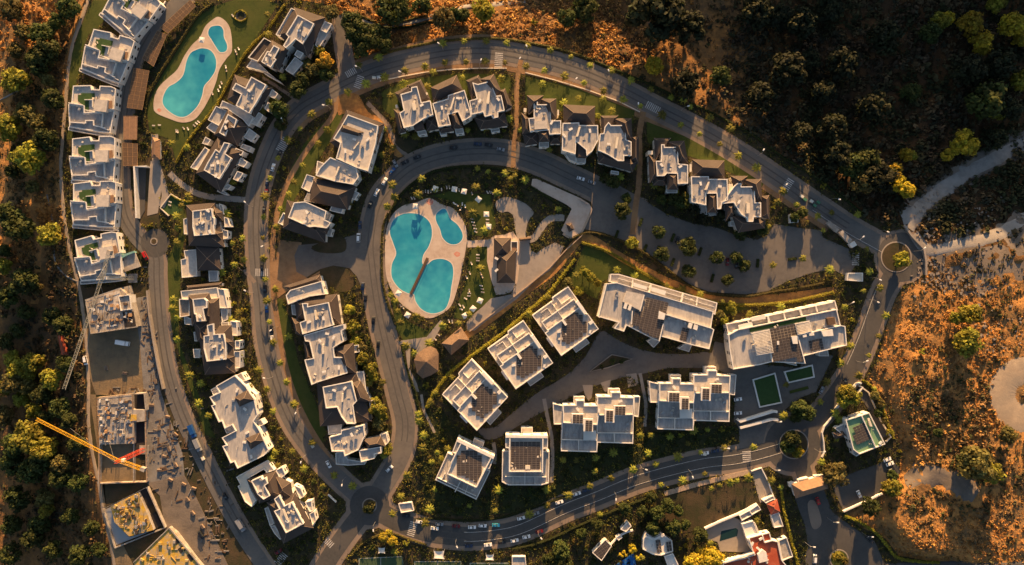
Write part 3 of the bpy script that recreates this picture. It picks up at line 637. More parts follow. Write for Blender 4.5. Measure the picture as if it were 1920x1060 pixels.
building('apartment_row', "row with white-dotted square terrace and pale lit north terrace", [
 ('W', 7, "339,546 407,539 411,560 392,561 390,552 354,555 354,562 341,562", 'cream'), ('H', 5.6, "350,536 416,529 415,538 351,543", .8), ('H', 7.4, "353,554 392,550 408,600 360,612", 3.), ('H', 7.2, "391,562 411,559 413,622 389,622", 2.8), ('H', 7., "362,602 392,605 392,650 370,640", 1.8),
 ('D', 10.8, "361,561 382,559 387.5,564 387.5,577.5 381,579 384,602 369,603 367,590 364,589"), ('W', 6, "336,561 355,562 355,592 337,595", 'rubble'), ('W', 5, "345,592 362,600 362,610 346,608"),
 ('H', 7.5, "370,612 434,610 441,700 384,703", 3.4), ('D', 11, "388,610 400,607 401,627 419,626 423,643 424,674 387.5,678 382,654 382,630 390,629"), ('H', 7.2, "420,622 438,640 438,652 422,646", 2.4), ('H', 7.2, "422,656 440,668 440,682 424,676", 2.2),
 ('W', 7, "408,541 420,543 427,578 412,578"), ('W', 6, "414,579 426,580 426,600 416,604"), ('W', 6.3, "415,605 428,604 429,613 416,614", 'cream'), ('W', 7, "432,602 444,604 445,630 434,629"), ('W', 7, "441,639 450,639 449,655 441,655"), ('W', 7, "439,659 450,659 450,690 435,692"), ('W', 5, "362,655 374,656 374,671 364,671"), ('W', 4, "363,623 370,622 371,640 365,640"),
 ('V', 10.2, "375,593 402,650 413,630 416,670"), ('A', 10.2, "412,646 398,656")], "the dotted terrace row")
building('apartment_row', "row with one broad stepped grey flat roof and two small brown hips on it", [
 ('D', 10, "440,704 461,725 477,750 483,778 475,790 486,806 497,830 504,844 494,855 445,879 439,866 432,869 417,837 424,835 416,821 441,808 435,797 421,804 416,790 410,792 396,761 401,759 393,745 411,736 405,724 419,716"),
 ('H', 9.7, "440,745 464,731 478,750 449,763", 2.5), ('H', 9.7, "461,822 487,811 495,827 470,843", 2.5), ('W', 8, "440,706 452,699 461,714 447,717"), ('W', 7, "471,733 480,740 486,767 477,752"), ('W', 7, "477,791 489,787 495,796 485,801"), ('W', 7, "395,731 404,726 410,736 400,741"), ('W', 7, "421,805 434,799 440,808 425,813"),
 ('V', 9.2, "445,732 460,767 464,811 472,856 459,829"), ('A', 9.2, "438,751")], "the broad stepped grey roof")
building('apartment_row', "row with pale north terraces, striped west terraces and two narrow roof decks near small roundabout", [
 ('W', 7, "443,895 501,864 514,882 500,887 495,880 462,899 470,920 480,938 472,951 459,941 446,912 451,909", 'cream'), ('H', 7.3, "462,899 517,884 532,930 486,944", 3.2), ('H', 7.4, "500,942 553,925 588,990 531,1020", 3.3), ('H', 7., "515,890 545,905 550,935 520,930", 2.5),
 ('D', 10.8, "471,902 489,894 492,899 498,896 502,907 496,911 505.6,930 494,937 483,927"), ('D', 11, "523,929 533,949 547.5,942 569,982.5 536,1000 514,959 523,955 514,936"),
 ('W', 6, "551,910 564,916 570,931 562,936"), ('W', 6, "572,942 584,939 586,959 580,960"), ('W', 6, "580,964 589,959 593,976 586,985"), ('W', 7, "517,882 529,876 535,890 525,899"), ('W', 6.6, "536,921 545,916 550,925 539,930", 'cream'), ('W', 5, "496,954 503,952 514,982 506,986"), ('W', 5, "507,987 515,986 530,1010 525,1012 514,1000"), ('G', 11.2, "529,955 533,955 541,974 537,976", 'cream', 'roof_block'),
 ('V', 10.1, "488,920 544,948 539,977 562,983"), ('A', 10.1, "550,963 490,900")], "the striped terrace row")
building('apartment_row', "row with lit pale roof and brown penthouse hip, stepping down to black roofs", [
 ('H', 7.6, "650,206 721,232 690,325 618,266", 2.6), ('D', 11, "652,215 709,236 704,270 690,321 667,314 630,297 638,268 625,260 639,238", 'decklit'), ('H', 10.2, "641,232 682,248 676,257 639,247", 1.6),
 ('D', 10.4, "619,295 668,316 672,332 662,346 627,340 592,329 600,314", 'decklit'), ('W', 8, "595,302 626,313 620,332 592,325"), ('W', 7.4, "575,327 590,332 580,360 565,352"), ('H', 7.2, "587,334 668,350 652,394 580,378", 3.2),
 ('H', 7.2, "538,375 612,396 610,456 530,428", 2.4), ('D', 10.4, "551,380 572,378 612,396 608,412 620,418 612,428 590,425 580,426 540,408", 'decklit'), ('H', 7.6, "587,412 620,420 613,440 583,434", 2.4), ('W', 7, "531,399 547,412 540,428 521,418"), ('W', 7, "632,362 650,372 640,400 618,395", 'deck'), ('W', 7, "660,357 673,362 665,375 658,372"), ('W', 6, "576,362 592,366 588,380 570,376", 'cream'), ('W', 6, "610,398 622,402 616,416 606,412"), ('W', 5, "612,428 624,430 620,444 610,442"),
 ('B', 11.4, "672,266 674,266 664,280 662,279", 'cream', 9.9), ('B', 11, "634,312 637,313 630,330 628,329", 'cream', 9.5), ('V', 10.2, "648,284 665,262 690,262 576,398 572,416"), ('A', 10.2, "680,275 646,322")], "the white roofed inner row")
building('apartment_row', "long row of five flat grey roofs and brown hips left of the three-lobed pool", [
 ('D', 9.4, "544,544 603,527 609,552 580,556 540,571 536,554", 'decklit'), ('H', 7.5, "532,537 600,515 603,528 545,545", 1.2), ('H', 7.6, "552,563 632,551 641,610 556,597", 3.2), ('D', 11, "566,569 577,569 577,575 616,567 625,610 567,627 562,605 572,601"), ('H', 7.3, "547,595 563,604 567,630 554,626", 2.2),
 ('D', 10.6, "570,629 625,613 645,608 646,617 640,621 644,640 625,652 627,670 645,670 651,700 595,717 584,722 576,695 571,675 587,672 580,641 572,640"), ('H', 7.6, "624,653 663,643 668,700 645,700", 2.8), ('H', 7.2, "569,641 581,644 588,673 574,675", 2.), ('H', 7.5, "594,718 668,699 697,790 600,800", 2.6), ('H', 7.8, "660,716 676,714 697,754 668,754", 2.8),
 ('D', 10.8, "605,726 659,715 669,752 662,760 666,795 650,795 640,782 632,764 611,766"), ('D', 10.2, "617,820 639,814 640,807 682,797 684,817 672,844 646,856 644,847 622,847"), ('D', 9.6, "673,845 714,838 715,850 702,852 702,860 677,867"), ('H', 7.8, "681,824 714,818 723,837 690,843", 2.6), ('W', 6, "629,850 644,848 652,862 684,867 684,871 652,873 630,871", 'deck'), ('W', 7, "614,796 640,795 640,813 616,815"), ('W', 7, "668,698 682,697 686,735 676,736"), ('W', 7, "660,648 672,647 674,660 664,662"), ('W', 6, "692,752 702,750 704,765 694,768"), ('W', 6, "712,815 724,812 728,830 720,838"), ('W', 6, "546,572 554,572 558,592 548,590"),
 ('B', 11.5, "589,582 592,582 594,600 591,600", 'cream', 10), ('B', 11.2, "604,646 607,646 607,664 604,664", 'cream', 9.8), ('B', 11.3, "641,738 644,738 643,754 640,754", 'cream', 10), ('V', 10.1, "580,604 607,597 614,626 626,633 600,639 608,697 636,689 627,732 647,728 660,815"), ('A', 10.1, "568,548 560,545 601,590 668,812")], "the long five roof row")
building('apartment_row', "three grey decks with dark hips, western block of the top arc", [
 ('D', 10.6, "751,177 771,171 771,164 782,162 790,192 807,189 812,215 795,222 774,236 757,240 749,212 757,207"), ('D', 10.8, "811,194 840,185 840,179 871,169 880,200 884,218 867,228 859,210 840,215 845,234 822,238"), ('D', 10.6, "886,155 896,158 919,152 930,180 940,179 946,207 934,210 934,220 924,222 921,216 909,219 906,210 884,215 880,189 894,185"),
 ('H', 8, "740,174 768,160 774,166 757,208", 2.2), ('H', 8.2, "762,161 789,149 807,186 790,193", 2.8), ('H', 7.8, "738,205 753,209 762,248 748,251", 2.), ('H', 8.6, "772,222 789,214 797,243 778,247", 2.4), ('H', 6.8, "797,222 818,216 824,242 800,247", 1.2),
 ('H', 8.4, "808,164 856,141 868,169 812,192", 3.), ('H', 8.6, "841,213 858,208 868,240 850,241", 2.4), ('H', 6.8, "822,238 850,234 852,246 826,250", 1.), ('H', 8.2, "874,151 897,141 907,154 884,188", 2.2), ('H', 8.2, "899,149 926,139 941,173 930,182", 2.6), ('H', 7.8, "937,170 947,166 961,200 947,208", 2.), ('H', 7., "888,220 946,209 953,236 900,243", 1.8),
 ('W', 6, "783,247 798,244 800,252 784,254"), ('W', 6, "824,247 836,245 837,252 826,254"), ('W', 6, "853,243 868,241 870,250 855,252"), ('W', 5, "920,243 936,240 937,246 922,249"), ('B', 7, "741,197 745,196 746,202 742,203", 'cream', 0), ('B', 9, "798,174 801,173 802,178 799,179", 'cream', 0),
 ('B', 11.6, "772,193 778,192 780,206 774,207", 'cream', 9.9), ('B', 11.6, "850,183 853,182 846,206 843,206", 'cream', 9.9), ('B', 11.6, "915,172 919,171 917,194 912,194", 'cream', 9.9), ('V', 10, "791,198 829,203 859,185 900,190 934,187"), ('A', 10, "803,208 876,211 925,210 888,196")], "the western top arc block")
building('apartment_row', "three blue-grey decks with dark hips, middle block of the top arc", [
 ('D', 10.6, "1001,191 1008,191 1008,196 1031,196 1033,226 1052,226 1052,251 1030,252 1029,244 1009,246 994,247 991,222 1001,221"), ('D', 10.8, "1055,231 1086,230 1086,235 1121,235 1122,262 1111,283 1100,292 1099,281 1080,265 1079,289 1054,282"), ('D', 10.6, "1125,251 1132,250 1134,238 1141,229 1146,235 1172,235 1174,262 1184,266 1184,292 1170,292 1170,302 1159,302 1140,290 1122,282"),
 ('H', 8.2, "988,179 1019,179 1013,196 990,214", 2.4), ('H', 8.2, "1012,185 1043,185 1044,223 1030,225", 2.6), ('H', 7.8, "978,212 992,222 994,250 979,252", 2.), ('H', 8.6, "1009,246 1030,244 1031,266 1010,267", 2.4), ('H', 6.8, "980,250 1009,248 1009,270 984,274", 1.2), ('H', 6.8, "1031,253 1053,253 1053,270 1031,270", 1.2),
 ('H', 8.4, "1056,196 1116,199 1115,236 1057,231", 3.), ('H', 8.6, "1081,263 1100,262 1100,297 1082,297", 2.4), ('H', 8.2, "1126,217 1159,217 1147,238 1128,252", 2.4), ('H', 8.2, "1150,222 1184,222 1186,264 1172,266", 2.6), ('H', 7.8, "1184,256 1198,257 1197,307 1184,300", 2.), ('H', 7., "1120,281 1197,303 1186,323 1122,305", 1.8),
 ('W', 6, "1054,280 1079,286 1080,305 1068,300"), ('W', 6, "1011,266 1029,266 1029,276 1011,276"), ('W', 6, "1080,296 1098,296 1098,306 1082,306"), ('W', 5, "1146,320 1160,322 1160,328 1146,326"), ('B', 8, "982,203 987,203 987,210 982,210", 'cream', 0), ('B', 9, "1045,206 1048,206 1048,216 1045,216", 'cream', 0),
 ('B', 11.4, "1085,238 1089,238 1084,256 1080,256", 'cream', 9.9), ('B', 11.4, "1156,258 1160,258 1157,278 1153,278", 'cream', 9.9), ('B', 11, "1002,227 1026,226 1027,241 1002,243", 'decklit', 9.6), ('V', 10, "1070,243 1106,246 1141,271 1034,231 1058,255"), ('A', 10, "1176,275 1020,214 1180,285 998,240")], "the middle top arc block")
building('apartment_row', "three decks with dark hips stepping right, eastern block of the top arc", [
 ('D', 10.6, "1240,271 1246,271 1246,276 1271,276 1272,307 1290,309 1290,344 1271,345 1270,326 1251,325 1246,330 1232,330 1230,302 1240,302"), ('D', 10.8, "1296,331 1329,331 1329,336 1364,336 1365,375 1354,380 1352,392 1345,392 1344,363 1324,363 1324,385 1297,379"), ('D', 10.6, "1382,344 1390,344 1390,350 1415,350 1416,380 1427,380 1427,407 1414,407 1412,416 1402,416 1401,409 1390,402 1376,380 1355,382 1365,365 1376,350"),
 ('H', 8.2, "1226,259 1258,259 1250,276 1229,302", 2.4), ('H', 8.2, "1250,265 1283,264 1291,307 1271,308", 2.6), ('H', 7.8, "1216,289 1231,302 1233,331 1218,344", 2.), ('H', 8.6, "1250,325 1271,325 1272,356 1251,356", 2.4), ('H', 6.8, "1226,331 1250,331 1250,348 1224,348", 1.2),
 ('H', 8.4, "1298,299 1358,301 1359,336 1299,331", 3.), ('H', 8.6, "1324,363 1344,363 1345,399 1326,399", 2.4), ('H', 8.2, "1370,330 1402,330 1393,348 1376,352", 2.2), ('H', 8.2, "1394,336 1427,336 1429,378 1416,380", 2.6), ('H', 7.8, "1427,368 1442,366 1443,412 1428,407", 2.), ('H', 8, "1359,382 1376,382 1376,402 1360,416", 2.2), ('H', 7., "1372,404 1436,412 1434,428 1384,437", 1.8),
 ('W', 6, "1297,380 1324,386 1326,403 1312,400"), ('W', 6, "1250,355 1270,355 1270,362 1250,362"), ('W', 6, "1328,398 1346,398 1346,404 1330,404"), ('W', 5, "1370,415 1378,415 1378,424 1370,424"), ('B', 8, "1215,283 1224,283 1224,290 1215,290", 'cream', 0), ('B', 9, "1293,308 1297,308 1297,322 1293,322", 'cream', 0), ('B', 9, "1366,345 1374,345 1374,362 1366,362", 'cream', 0),
 ('B', 11.4, "1328,341 1331,341 1326,356 1322,356", 'cream', 9.9), ('B', 11.4, "1400,381 1406,381 1406,400 1400,400", 'cream', 9.9), ('V', 10, "1275,313 1313,345 1349,350 1385,379 1240,310"), ('A', 10, "1421,390 1302,368 1421,400 1255,300")], "the eastern top arc block")
# modern blocks
def aff(src, dst):
    A = np.array([[*p, 1] for p in src], float); B = np.array(dst, float); T = np.linalg.solve(A, B)
    return lambda p: [tuple(np.array([x, y, 1.]) @ T) for x, y in p]
C1 = [(998, 591.5), (1068, 541), (1122.5, 617)]
def uv(l): return [(C1[0][0]+u*(C1[1][0]-C1[0][0])+v*(C1[2][0]-C1[1][0]), C1[0][1]+u*(C1[1][1]-C1[0][1])+v*(C1[2][1]-C1[1][1])) for u, v in prs(num(l))]
CB = [('D', 7, uv("0,0 .55,0 .58,-.05 1,-.05 1,.5 0,.5"), 'decklit'), ('D', 9.2, uv(".08,.22 .95,.22 .95,.5 .08,.5"), 'decklit'), ('D', 10.6, uv("0,.44 .08,.44 .08,.42 .93,.42 .93,.62 1,.62 1,1 0,1 0,.8"), 'decklit'),
 ('B', 11.6, uv(".93,.30 1,.30 1,.60 .93,.60"), 'white', 5), ('T', 7.3, uv(".5,0 .5,.22"), .3), ('T', 9.5, uv(".5,.22 .5,.42"), .3), ('T', 7.4, uv(".18,.06 .36,.06 .36,.2"), .3), ('T', 7.4, uv(".66,.02 .66,.16 .9,.16"), .3), ('W', 4, uv(".3,1 .66,1 .66,1.12 .3,1.12")),
 ('B', 11.2, uv(".45,.44 .5,.44 .5,.56 .45,.56"), 'white', 9.6), ('B', 11.4, uv(".9,.78 1,.78 1,.84 .9,.84"), 'white', 9.6), ('B', 8.2, uv("0,.55 -.05,.55 -.05,.75 0,.75"), 'white', 0), ('B', 8.6, uv(".12,.3 .25,.3 .25,.38 .12,.38"), 'decklit', 8),
 ('S', 9.9, "1073.6,584.7 1090,591.5 1099,605 1102,621 1088.5,634 1067,647 1053,637.5 1052,607.7 1067,592", 0), ('V', 9.8, "1048,622 1106,622")]
for L_, T_, R_, lab, sh in (((998, 591.5), (1068, 541), (1122.5, 617), "tilted square block with solar roof, uppermost of the three along the orange bank", "the uppermost tilted solar block"),
        ((914, 654), (984, 605), (1037, 681), "tilted square block with solar roof, middle of the three along the orange bank", "the middle tilted solar block"),
        ((829, 740), (887, 677), (952, 745), "tilted square block with solar roof, lowest of the three along the orange bank", "the lowest tilted solar block")):
    f = aff(C1, [L_, T_, R_])
    building('apartment_block', lab, [(it[0], it[1], f(pl(it[2])), *it[3:]) for it in CB], sh)
building('apartment_block', "rotated square block with solar roof and shaded lower terraces beside the curved driveway end", [
 ('D', 7, "839,849 816,900 893,937 919,884", 'deck'), ('D', 10.6, "858,822 927,856 918,879 908,881 893,915 868,903 838,889 855,852 848,848", 'decklit'), ('B', 11.3, "858,822 927,855.6 925,861 856,828", 'white', 10), ('W', 5, "889,822 908,830 904,841 886,834"),
 ('S', 9.9, "866,844 896,846 906,870 897,906 880,899 854,887 856,862", 0), ('T', 11.2, "864,832 846,868", .6, 2), ('T', 11.2, "921,858 893,914", .6, 2), ('B', 11.4, "874,838 877,836 878,842 875,844", 'white', 10), ('T', 7.6, "834,888 828,900", .3), ('T', 7.6, "864,902 853,923", .4), ('T', 7.6, "878,910 872,926", .3), ('T', 7.5, "820,896 893,931", .25)], "the rotated solar block")
building('apartment_block', "upright square block with solar roof behind a bright white upper parapet", [
 ('D', 7, "942,846 1030,847 1029,906 1015,910 953,910 941,904", 'deck'), ('D', 10.6, "948,816 1027,817.5 1027,841 1018,842 1018,885 954,885 954,841 948,840", 'decklit'), ('B', 11.3, "948,815.6 1027,817 1027,822 948,821", 'white', 10), ('W', 5, "977.5,802 998.5,802 998.5,816 977.5,816", 'cream'), ('S', 9.9, "959,828 1012,828 1012,880 959,880", 0),
 ('T', 11.2, "956,822 955,885", .6, 2), ('T', 11.2, "1018,822 1017,887", .6, 2), ('T', 7.6, "984.5,886 984,910", .4), ('T', 7.5, "947,894 1024,895", .25), ('B', 10.4, "985,873 994,873 994,880 985,880", 'cream', 9.8), ('T', 7.6, "962,896 962,908", .3), ('T', 7.6, "1003,896 1003,908", .3)], "the upright solar block")
B1 = [('D', 7, "1054,792 1120,797 1122,778 1188,777 1187,832 1121,830 1119,848 1052,846", 'deck'), ('D', 10.2, "1056,760 1080,760 1080,751 1096,751 1096,761 1120,761 1120,744 1146,744 1146,736 1164,736 1164,745 1189,746 1187,778 1122,779 1120,797 1056,793", 'decklit'),
 ('W', 7, "1037,757 1055,761 1054,796 1039,796", 'deck'), ('W', 7, "1189,744 1200,744 1197,782 1189,781", 'deck'), ('W', 5, "1141,729 1162,729 1162,737 1141,742"), ('W', 5, "1076,744 1096,744 1095,753 1076,757"),
 ('B', 11.6, "1072,776 1094,776 1094,796 1072,795"), ('B', 11.6, "1094,785 1112,786 1112,810 1094,809"), ('B', 11.6, "1134,767.5 1152,769 1152,793 1134,792.5"), ('B', 11.6, "1151,761 1173,761 1173,779 1152,780"),
 ('S', 11.6, "1074,778 1093,778 1093,794 1074,794", 2, 1.9, 1.2), ('S', 11.6, "1097,789 1111,789 1111,808 1097,808", 2, 1.9, 1.2), ('S', 11.6, "1136,770 1150,771 1150,791 1136,790", 2, 1.9, 1.2), ('S', 11.6, "1154,763 1172,763 1172,778 1154,778", 2, 1.9, 1.2),
 ('B', 8, "1094,809 1117.5,807.5 1118,825 1094,825", 'canvas', 7.85, 'awning'), ('T', 7.7, "1120,797 1119,848", .4), ('T', 7.6, "1053,825 1119,826", .3), ('T', 7.6, "1121,812 1187,813", .3), ('T', 7.6, "1085,826 1085,847", .3), ('T', 7.6, "1152,813 1152,831", .4), ('V', 9.5, "1083,767 1163,752 1123,770"), ('A', 6.3, "1062,815 1078,815 1176,795")]
building('apartment_block', "stepped white block with four small solar boxes, left of the curving garden path", B1, "the left solar box block")
building('apartment_block', "stepped white block with four small solar boxes beside the parked white cars", [(it[0], it[1], [(x+180.6, y-41) for x, y in pl(it[2])], *it[3:]) for it in B1], "the right solar box block")
building('apartment_block', "long white block with big stepped solar roof and pale square awning below the hedge", [
 ('D', 7.6, "1145,514 1160,514 1345,568 1341,590 1157,534 1143,528", 'decklit'), ('D', 10, "1137,532 1157,530 1338,584 1333,615 1339,618 1330,655 1297,647 1240,631 1236,640 1225,636 1175,610 1170,622 1152,616 1160,605 1122,594", 'deck'),
 ('B', 11.2, "1188,530 1213,538 1213,544 1187,537", 'canvas', 10.9, 'awning'), ('B', 11.2, "1221,538 1249,546 1247,554 1221,546", 'canvas', 10.9, 'awning'), ('B', 11, "1175,545.5 1209,553 1201,583 1168,566", 'decklit', 9.1), ('S', 10.2, "1210,556 1255,568 1248,590 1244,607 1235,636 1222,632 1185,608 1190,582 1204,583", 14, 2.1, 1.2), ('S', 9.4, "1278,612 1291,617 1288,642 1272,638", 14, 2., 1.2),
 ('B', 11.6, "1236,583 1248,588.5 1245,600 1234,598"), ('B', 11.4, "1172,568 1177,570 1174,580 1169,578"), ('B', 11.4, "1180,571 1185,573 1182,583 1177,581"), ('B', 11.4, "1292,605 1299,607 1296,617 1290,614"), ('B', 11.4, "1302,608 1309,611 1307,620 1300,617"), ('T', 11, "1208,553 1200,584", .5, 2), ('T', 10.9, "1249,590 1335,616", .5, 2), ('T', 10.9, "1244,607 1236,640", .5, 2), ('T', 10.6, "1186,583 1184,608", .5, 2), ('T', 8.6, "1187,524 1185,540", .6), ('T', 8.6, "1221,534 1217,549", 1.), ('T', 8.6, "1281,551 1277,567", 1.), ('T', 8.6, "1308,559 1306,573", .6), ('T', 8.4, "1160,522 1340,576", .3),
 ('W', 5, "1225,634 1237,640 1226,652 1214,640"), ('W', 5, "1285,645 1297,648 1292,660 1272,654"), ('W', 7, "1139,560 1150,563 1146,590 1124,596", 'deck'), ('A', 9.2, "1157,548 1157,555 1154,560 1254,597 1270,601 1284,606")], "the long awning solar block")
building('apartment_block', "long white block with green turf strip, slatted white pergolas and solar roof", [
 ('D', 7.6, "1362,608 1565.5,563.6 1571,582 1385,622 1366,630", 'decklit'), ('D', 10, "1366,628 1384,618 1569,580 1576,610 1585,612 1588,648 1561,654 1507,668 1509,682 1446,679 1427,684 1375,693 1368,653", 'deck'), ('G', 9.5, "1405,616.5 1511,593.5 1512,601.6 1406.6,623"), ('P', 11.6, "1409,625 1443,618 1450,662 1420,667", 'white', 9.1), ('P', 11.6, "1491,607 1518,602 1522,622 1496,629", 'white', 9.1),
 ('S', 10.4, "1445,616 1491,608 1496,630 1507,676 1497,681 1493,668 1449,677 1443,650 1450,648", -12, 1.9, 1.5), ('S', 9.5, "1517,638 1542,633 1546,655 1518,660", -12, 1.9, 1.5), ('B', 11.5, "1540,621 1561,618 1563,630 1544,631"), ('B', 11.6, "1484,631 1495,630 1496,645 1487,645"), ('B', 11.4, "1505,628 1512,627 1513,632 1506,633"), ('B', 11.4, "1517,624 1526,623 1527,629 1518,630"), ('T', 10.9, "1496,630 1510,682", .5, 2), ('T', 10.8, "1443,648 1449,679", .5, 2), ('T', 10.9, "1498,629 1576,611", .5, 2), ('T', 8.6, "1403,602 1409,616", .8), ('T', 8.6, "1440,593 1443,607", 1.), ('T', 8.6, "1470,588 1473,600", .6), ('T', 8.6, "1500,580 1504,592", 1.), ('T', 8.6, "1530,574 1533,585", .6), ('T', 8.4, "1382,605 1562,567", .3), ('B', 8.6, "1384,610 1410,604 1412,612 1386,618", 'canvas', 8.4, 'awning'), ('B', 8.6, "1407,596 1434,590 1436,598 1410,603", 'canvas', 8.4, 'awning'),
 ('W', 5, "1474,676 1490,670 1494,686 1476,682"), ('W', 5, "1536,660 1552,656 1554,668 1536,668"), ('W', 6, "1372,655 1390,652 1396,690 1378,692", 'deck'), ('B', 11.3, "1551,597 1565,595 1567,608 1554,610", 'wood', 9.1, 'jacuzzi'), ('A', 9.2, "1528,608 1396,636 1544,612"), ('V', 10.4, "1458,643")], "the turf strip block")
# clubhouse, huts, gatehouse, houses
building('clubhouse', "brown-roofed clubhouse with stone terrace beside the playground paths", [('H', 4.2, "926,446 958,446 958,482 926,482", 2.8), ('H', 4.4, "932,476 968,468 966,531 931,531", 3.4), ('W', 4.4, "958,453 970.6,453 970.6,473 958,473", 'brown'), ('V', 5.2, "931,485 931,507")], "the brown-roofed clubhouse", 'clubhouse')
building('thatched_hut', "grey thatched hut with hipped ridge between the orange bank and the pool lawn", [('H', 2.8, "864,613 880,638 846,666 828,644", 3.2, 'thatch')], "the upper thatched hut", 'hut', windows=False)
building('thatched_hut', "many-sided thatched hut by the inner road, lit on its upper side", [('K', 2.8, "782,664 794,655 807,649 818,655 822.5,664 822,696 808,704 792.5,710 782,700 776,676", 3.6)], "the many-sided thatched hut", 'hut', windows=False)
building('gatehouse', "gatehouse with brown ridged roof spanning the entrance road", [('H', 5, "1484,908 1547,891 1553,916 1492,935", 2.6, 'brown'), ('B', 3, "1479,906 1488,904 1490,912 1481,914", 'white', 0), ('W', 3.6, "1496,900 1516,896 1518,903 1498,907"), ('B', 3, "1527,893 1545,891 1546,897 1529,899", 'white', 0)], "the gatehouse", 'gatehouse', windows=False)
building('villa', "villa with green flat roof and one big dark solar array on the corner plot", [('D', 7.5, "1586,788 1630,774 1660,833 1612,852 1600,843", 'green'), ('S', 7.2, "1597,802 1620,792 1632,824 1607,835", -24, 1.8, 1.4), ('T', 8, "1616,780 1642,838", .5, 1.4), ('B', 8, "1628,788 1632,789 1636,800 1632,800", 'cream', 6.6), ('W', 4, "1565,803 1586,794 1604,842 1590,824", 'deck'), ('H', 3.4, "1562,812 1580,808 1588,818 1566,824", 1.), ('W', 5, "1598,838 1612,852 1606,856 1600,852"), ('V', 6.8, "1650,830")], "the green-roofed villa", 'villa')
building('house', "red tiled house with white domed roof light and pale awning on the entrance road corner", [('D', 6, "1401,1010 1425,1003 1443,999 1447,1013 1459,1016 1466,1050 1474,1060 1475,1085 1355,1085 1356,1056 1395,1047 1415,1040 1408,1028", 'red'), ('W', 4, "1391,983 1412,977 1422,1000 1399,1008", 'canvas'), ('W', 3.4, "1410,978 1416,981 1424,1000 1420,1001"), ('W', 4.4, "1460,1014 1475,1008 1487,1044 1467,1052", 'slab'), ('T', 6.6, "1405,1011 1414,1040", .5), ('T', 6.6, "1430,1004 1434,1018 1448,1014", .5), ('B', 7.4, "1421,1040 1430,1031 1437,1036 1440,1052 1424,1056", 'white', 5.2, 'roof_light'), ('T', 6.8, "1358,1056 1415,1037", .7), ('V', 5.6, "1410,1019 1421,1028 1426,1010")], "the red tiled house", 'house')
building('outbuilding', "small red-roofed outbuilding with pale flat lower part beside yellow hedge", [('H', 3.4, "1437,945 1457,936 1463,960 1446,966", .8, 'red'), ('W', 3.2, "1446,967 1460,960 1469,987 1452,990"), ('W', 3.6, "1431,939 1449,930 1454,935 1436,944")], None, 'outbuilding', windows=False)
building('outbuilding', "flat grey annexe of two roofs along the white garden wall", [('W', 3, "1387,967 1406,957 1411,966 1391,977", 'deck'), ('W', 3.3, "1405,958 1421,947 1427,956 1410,966", 'deck')], None, 'outbuilding', windows=False)
building('house', "dark-gardened house with sloping solar panel roof below the lower road", [('W', 5, "1135,1012 1147,1024 1128,1052 1111,1037", 'pit'), ('S', 4.6, "1135,1013 1146,1024 1128,1050 1112,1037", -36, 2.1, 1.5), ('W', 4.6, "1177,979 1184,987 1174,998 1164,993"), ('W', 3.6, "1155,1008 1162,1003 1167,1008 1160,1014"), ('T', 3.2, "1145,1022 1160,1006 1176,998 1187,995", .8)], "the solar roof house", 'house')
building('house', "rounded white-roofed house with two blue solar strips and red edging", [('D', 4.6, "1206,1012 1212,1000 1224,1008 1240,1000 1248,1006 1260,1014 1262,1034 1240,1042 1224,1040 1205,1030", 'white'), ('T', 5, "1210,1006 1226,1012 1246,1003", 1.2), ('S', 4.4, "1229,1014 1238,1015 1241,1035 1234,1035", -8, 1.4, 1.8), ('S', 4.4, "1249,1014 1257,1015 1260,1035 1251,1034", -8, 1.4, 1.8)], "the rounded white house", 'house')
building('house', "narrow white-roofed annexe at the photo's bottom edge below the rounded house", [('D', 4.2, "1246,1044 1262,1038 1275,1065 1256,1072", 'white')], None, 'house', windows=False)
building('shed', "long rusty red tin-roofed shed among scrub left of the building site", [('H', 2.6, "94,622 104,620 118,668 104,672", .9, 'red')], None, 'shed', windows=False, base=g1(*W(106, 645)))
building('shop_building', "grey flat-roofed kiosk at the bottom edge by the dark trees", [('W', 3, "960,1044 985,1044 987,1066 960,1066", 'deck')], None, 'kiosk', windows=False)
# terraced villas of the west lane
V3 = [('D', 6.9, "137,161 170,160 172,168 186,168 187,161 208,162 217,166 214,204 190,210 157,212 157,199 128,195 134,193", 'decklit'), ('D', 5.9, "128,196 157,200 157,213 190,211 214,206 207,249 190,248 130,238", 'deck'),  # upper half floored in the sunlit tone, lower half in the shaded one
 ('G', 6.4, "146,178 152,178 152,175 177,175 177,184 166,186 166,208 157,208 157,198 146,190"), ('W', 4.4, "128,238 190,249 206,250 205,256 186,254 128,244", 'deck'), ('B', 8.6, "178,186 202,188 199,210 175,208", 'decklit', 6), ('B', 7.2, "202,189 210,189 210,203 201,203", 'brown', 7.0, 'awning'),
 ('T', 7.4, "128,193 155,197", .5), ('T', 7.2, "158,187 173,187 173,201", .3), ('T', 6.6, "130,229 160,231 160,226 175,226 175,235 196,240", .5), ('T', 6.5, "158,213 158,206 190,211", .4), ('T', 7.2, "172,168 186,169", .5), ('T', 6.4, "192,212 190,240 204,244", .4), ('A', 6.2, "150,206")]
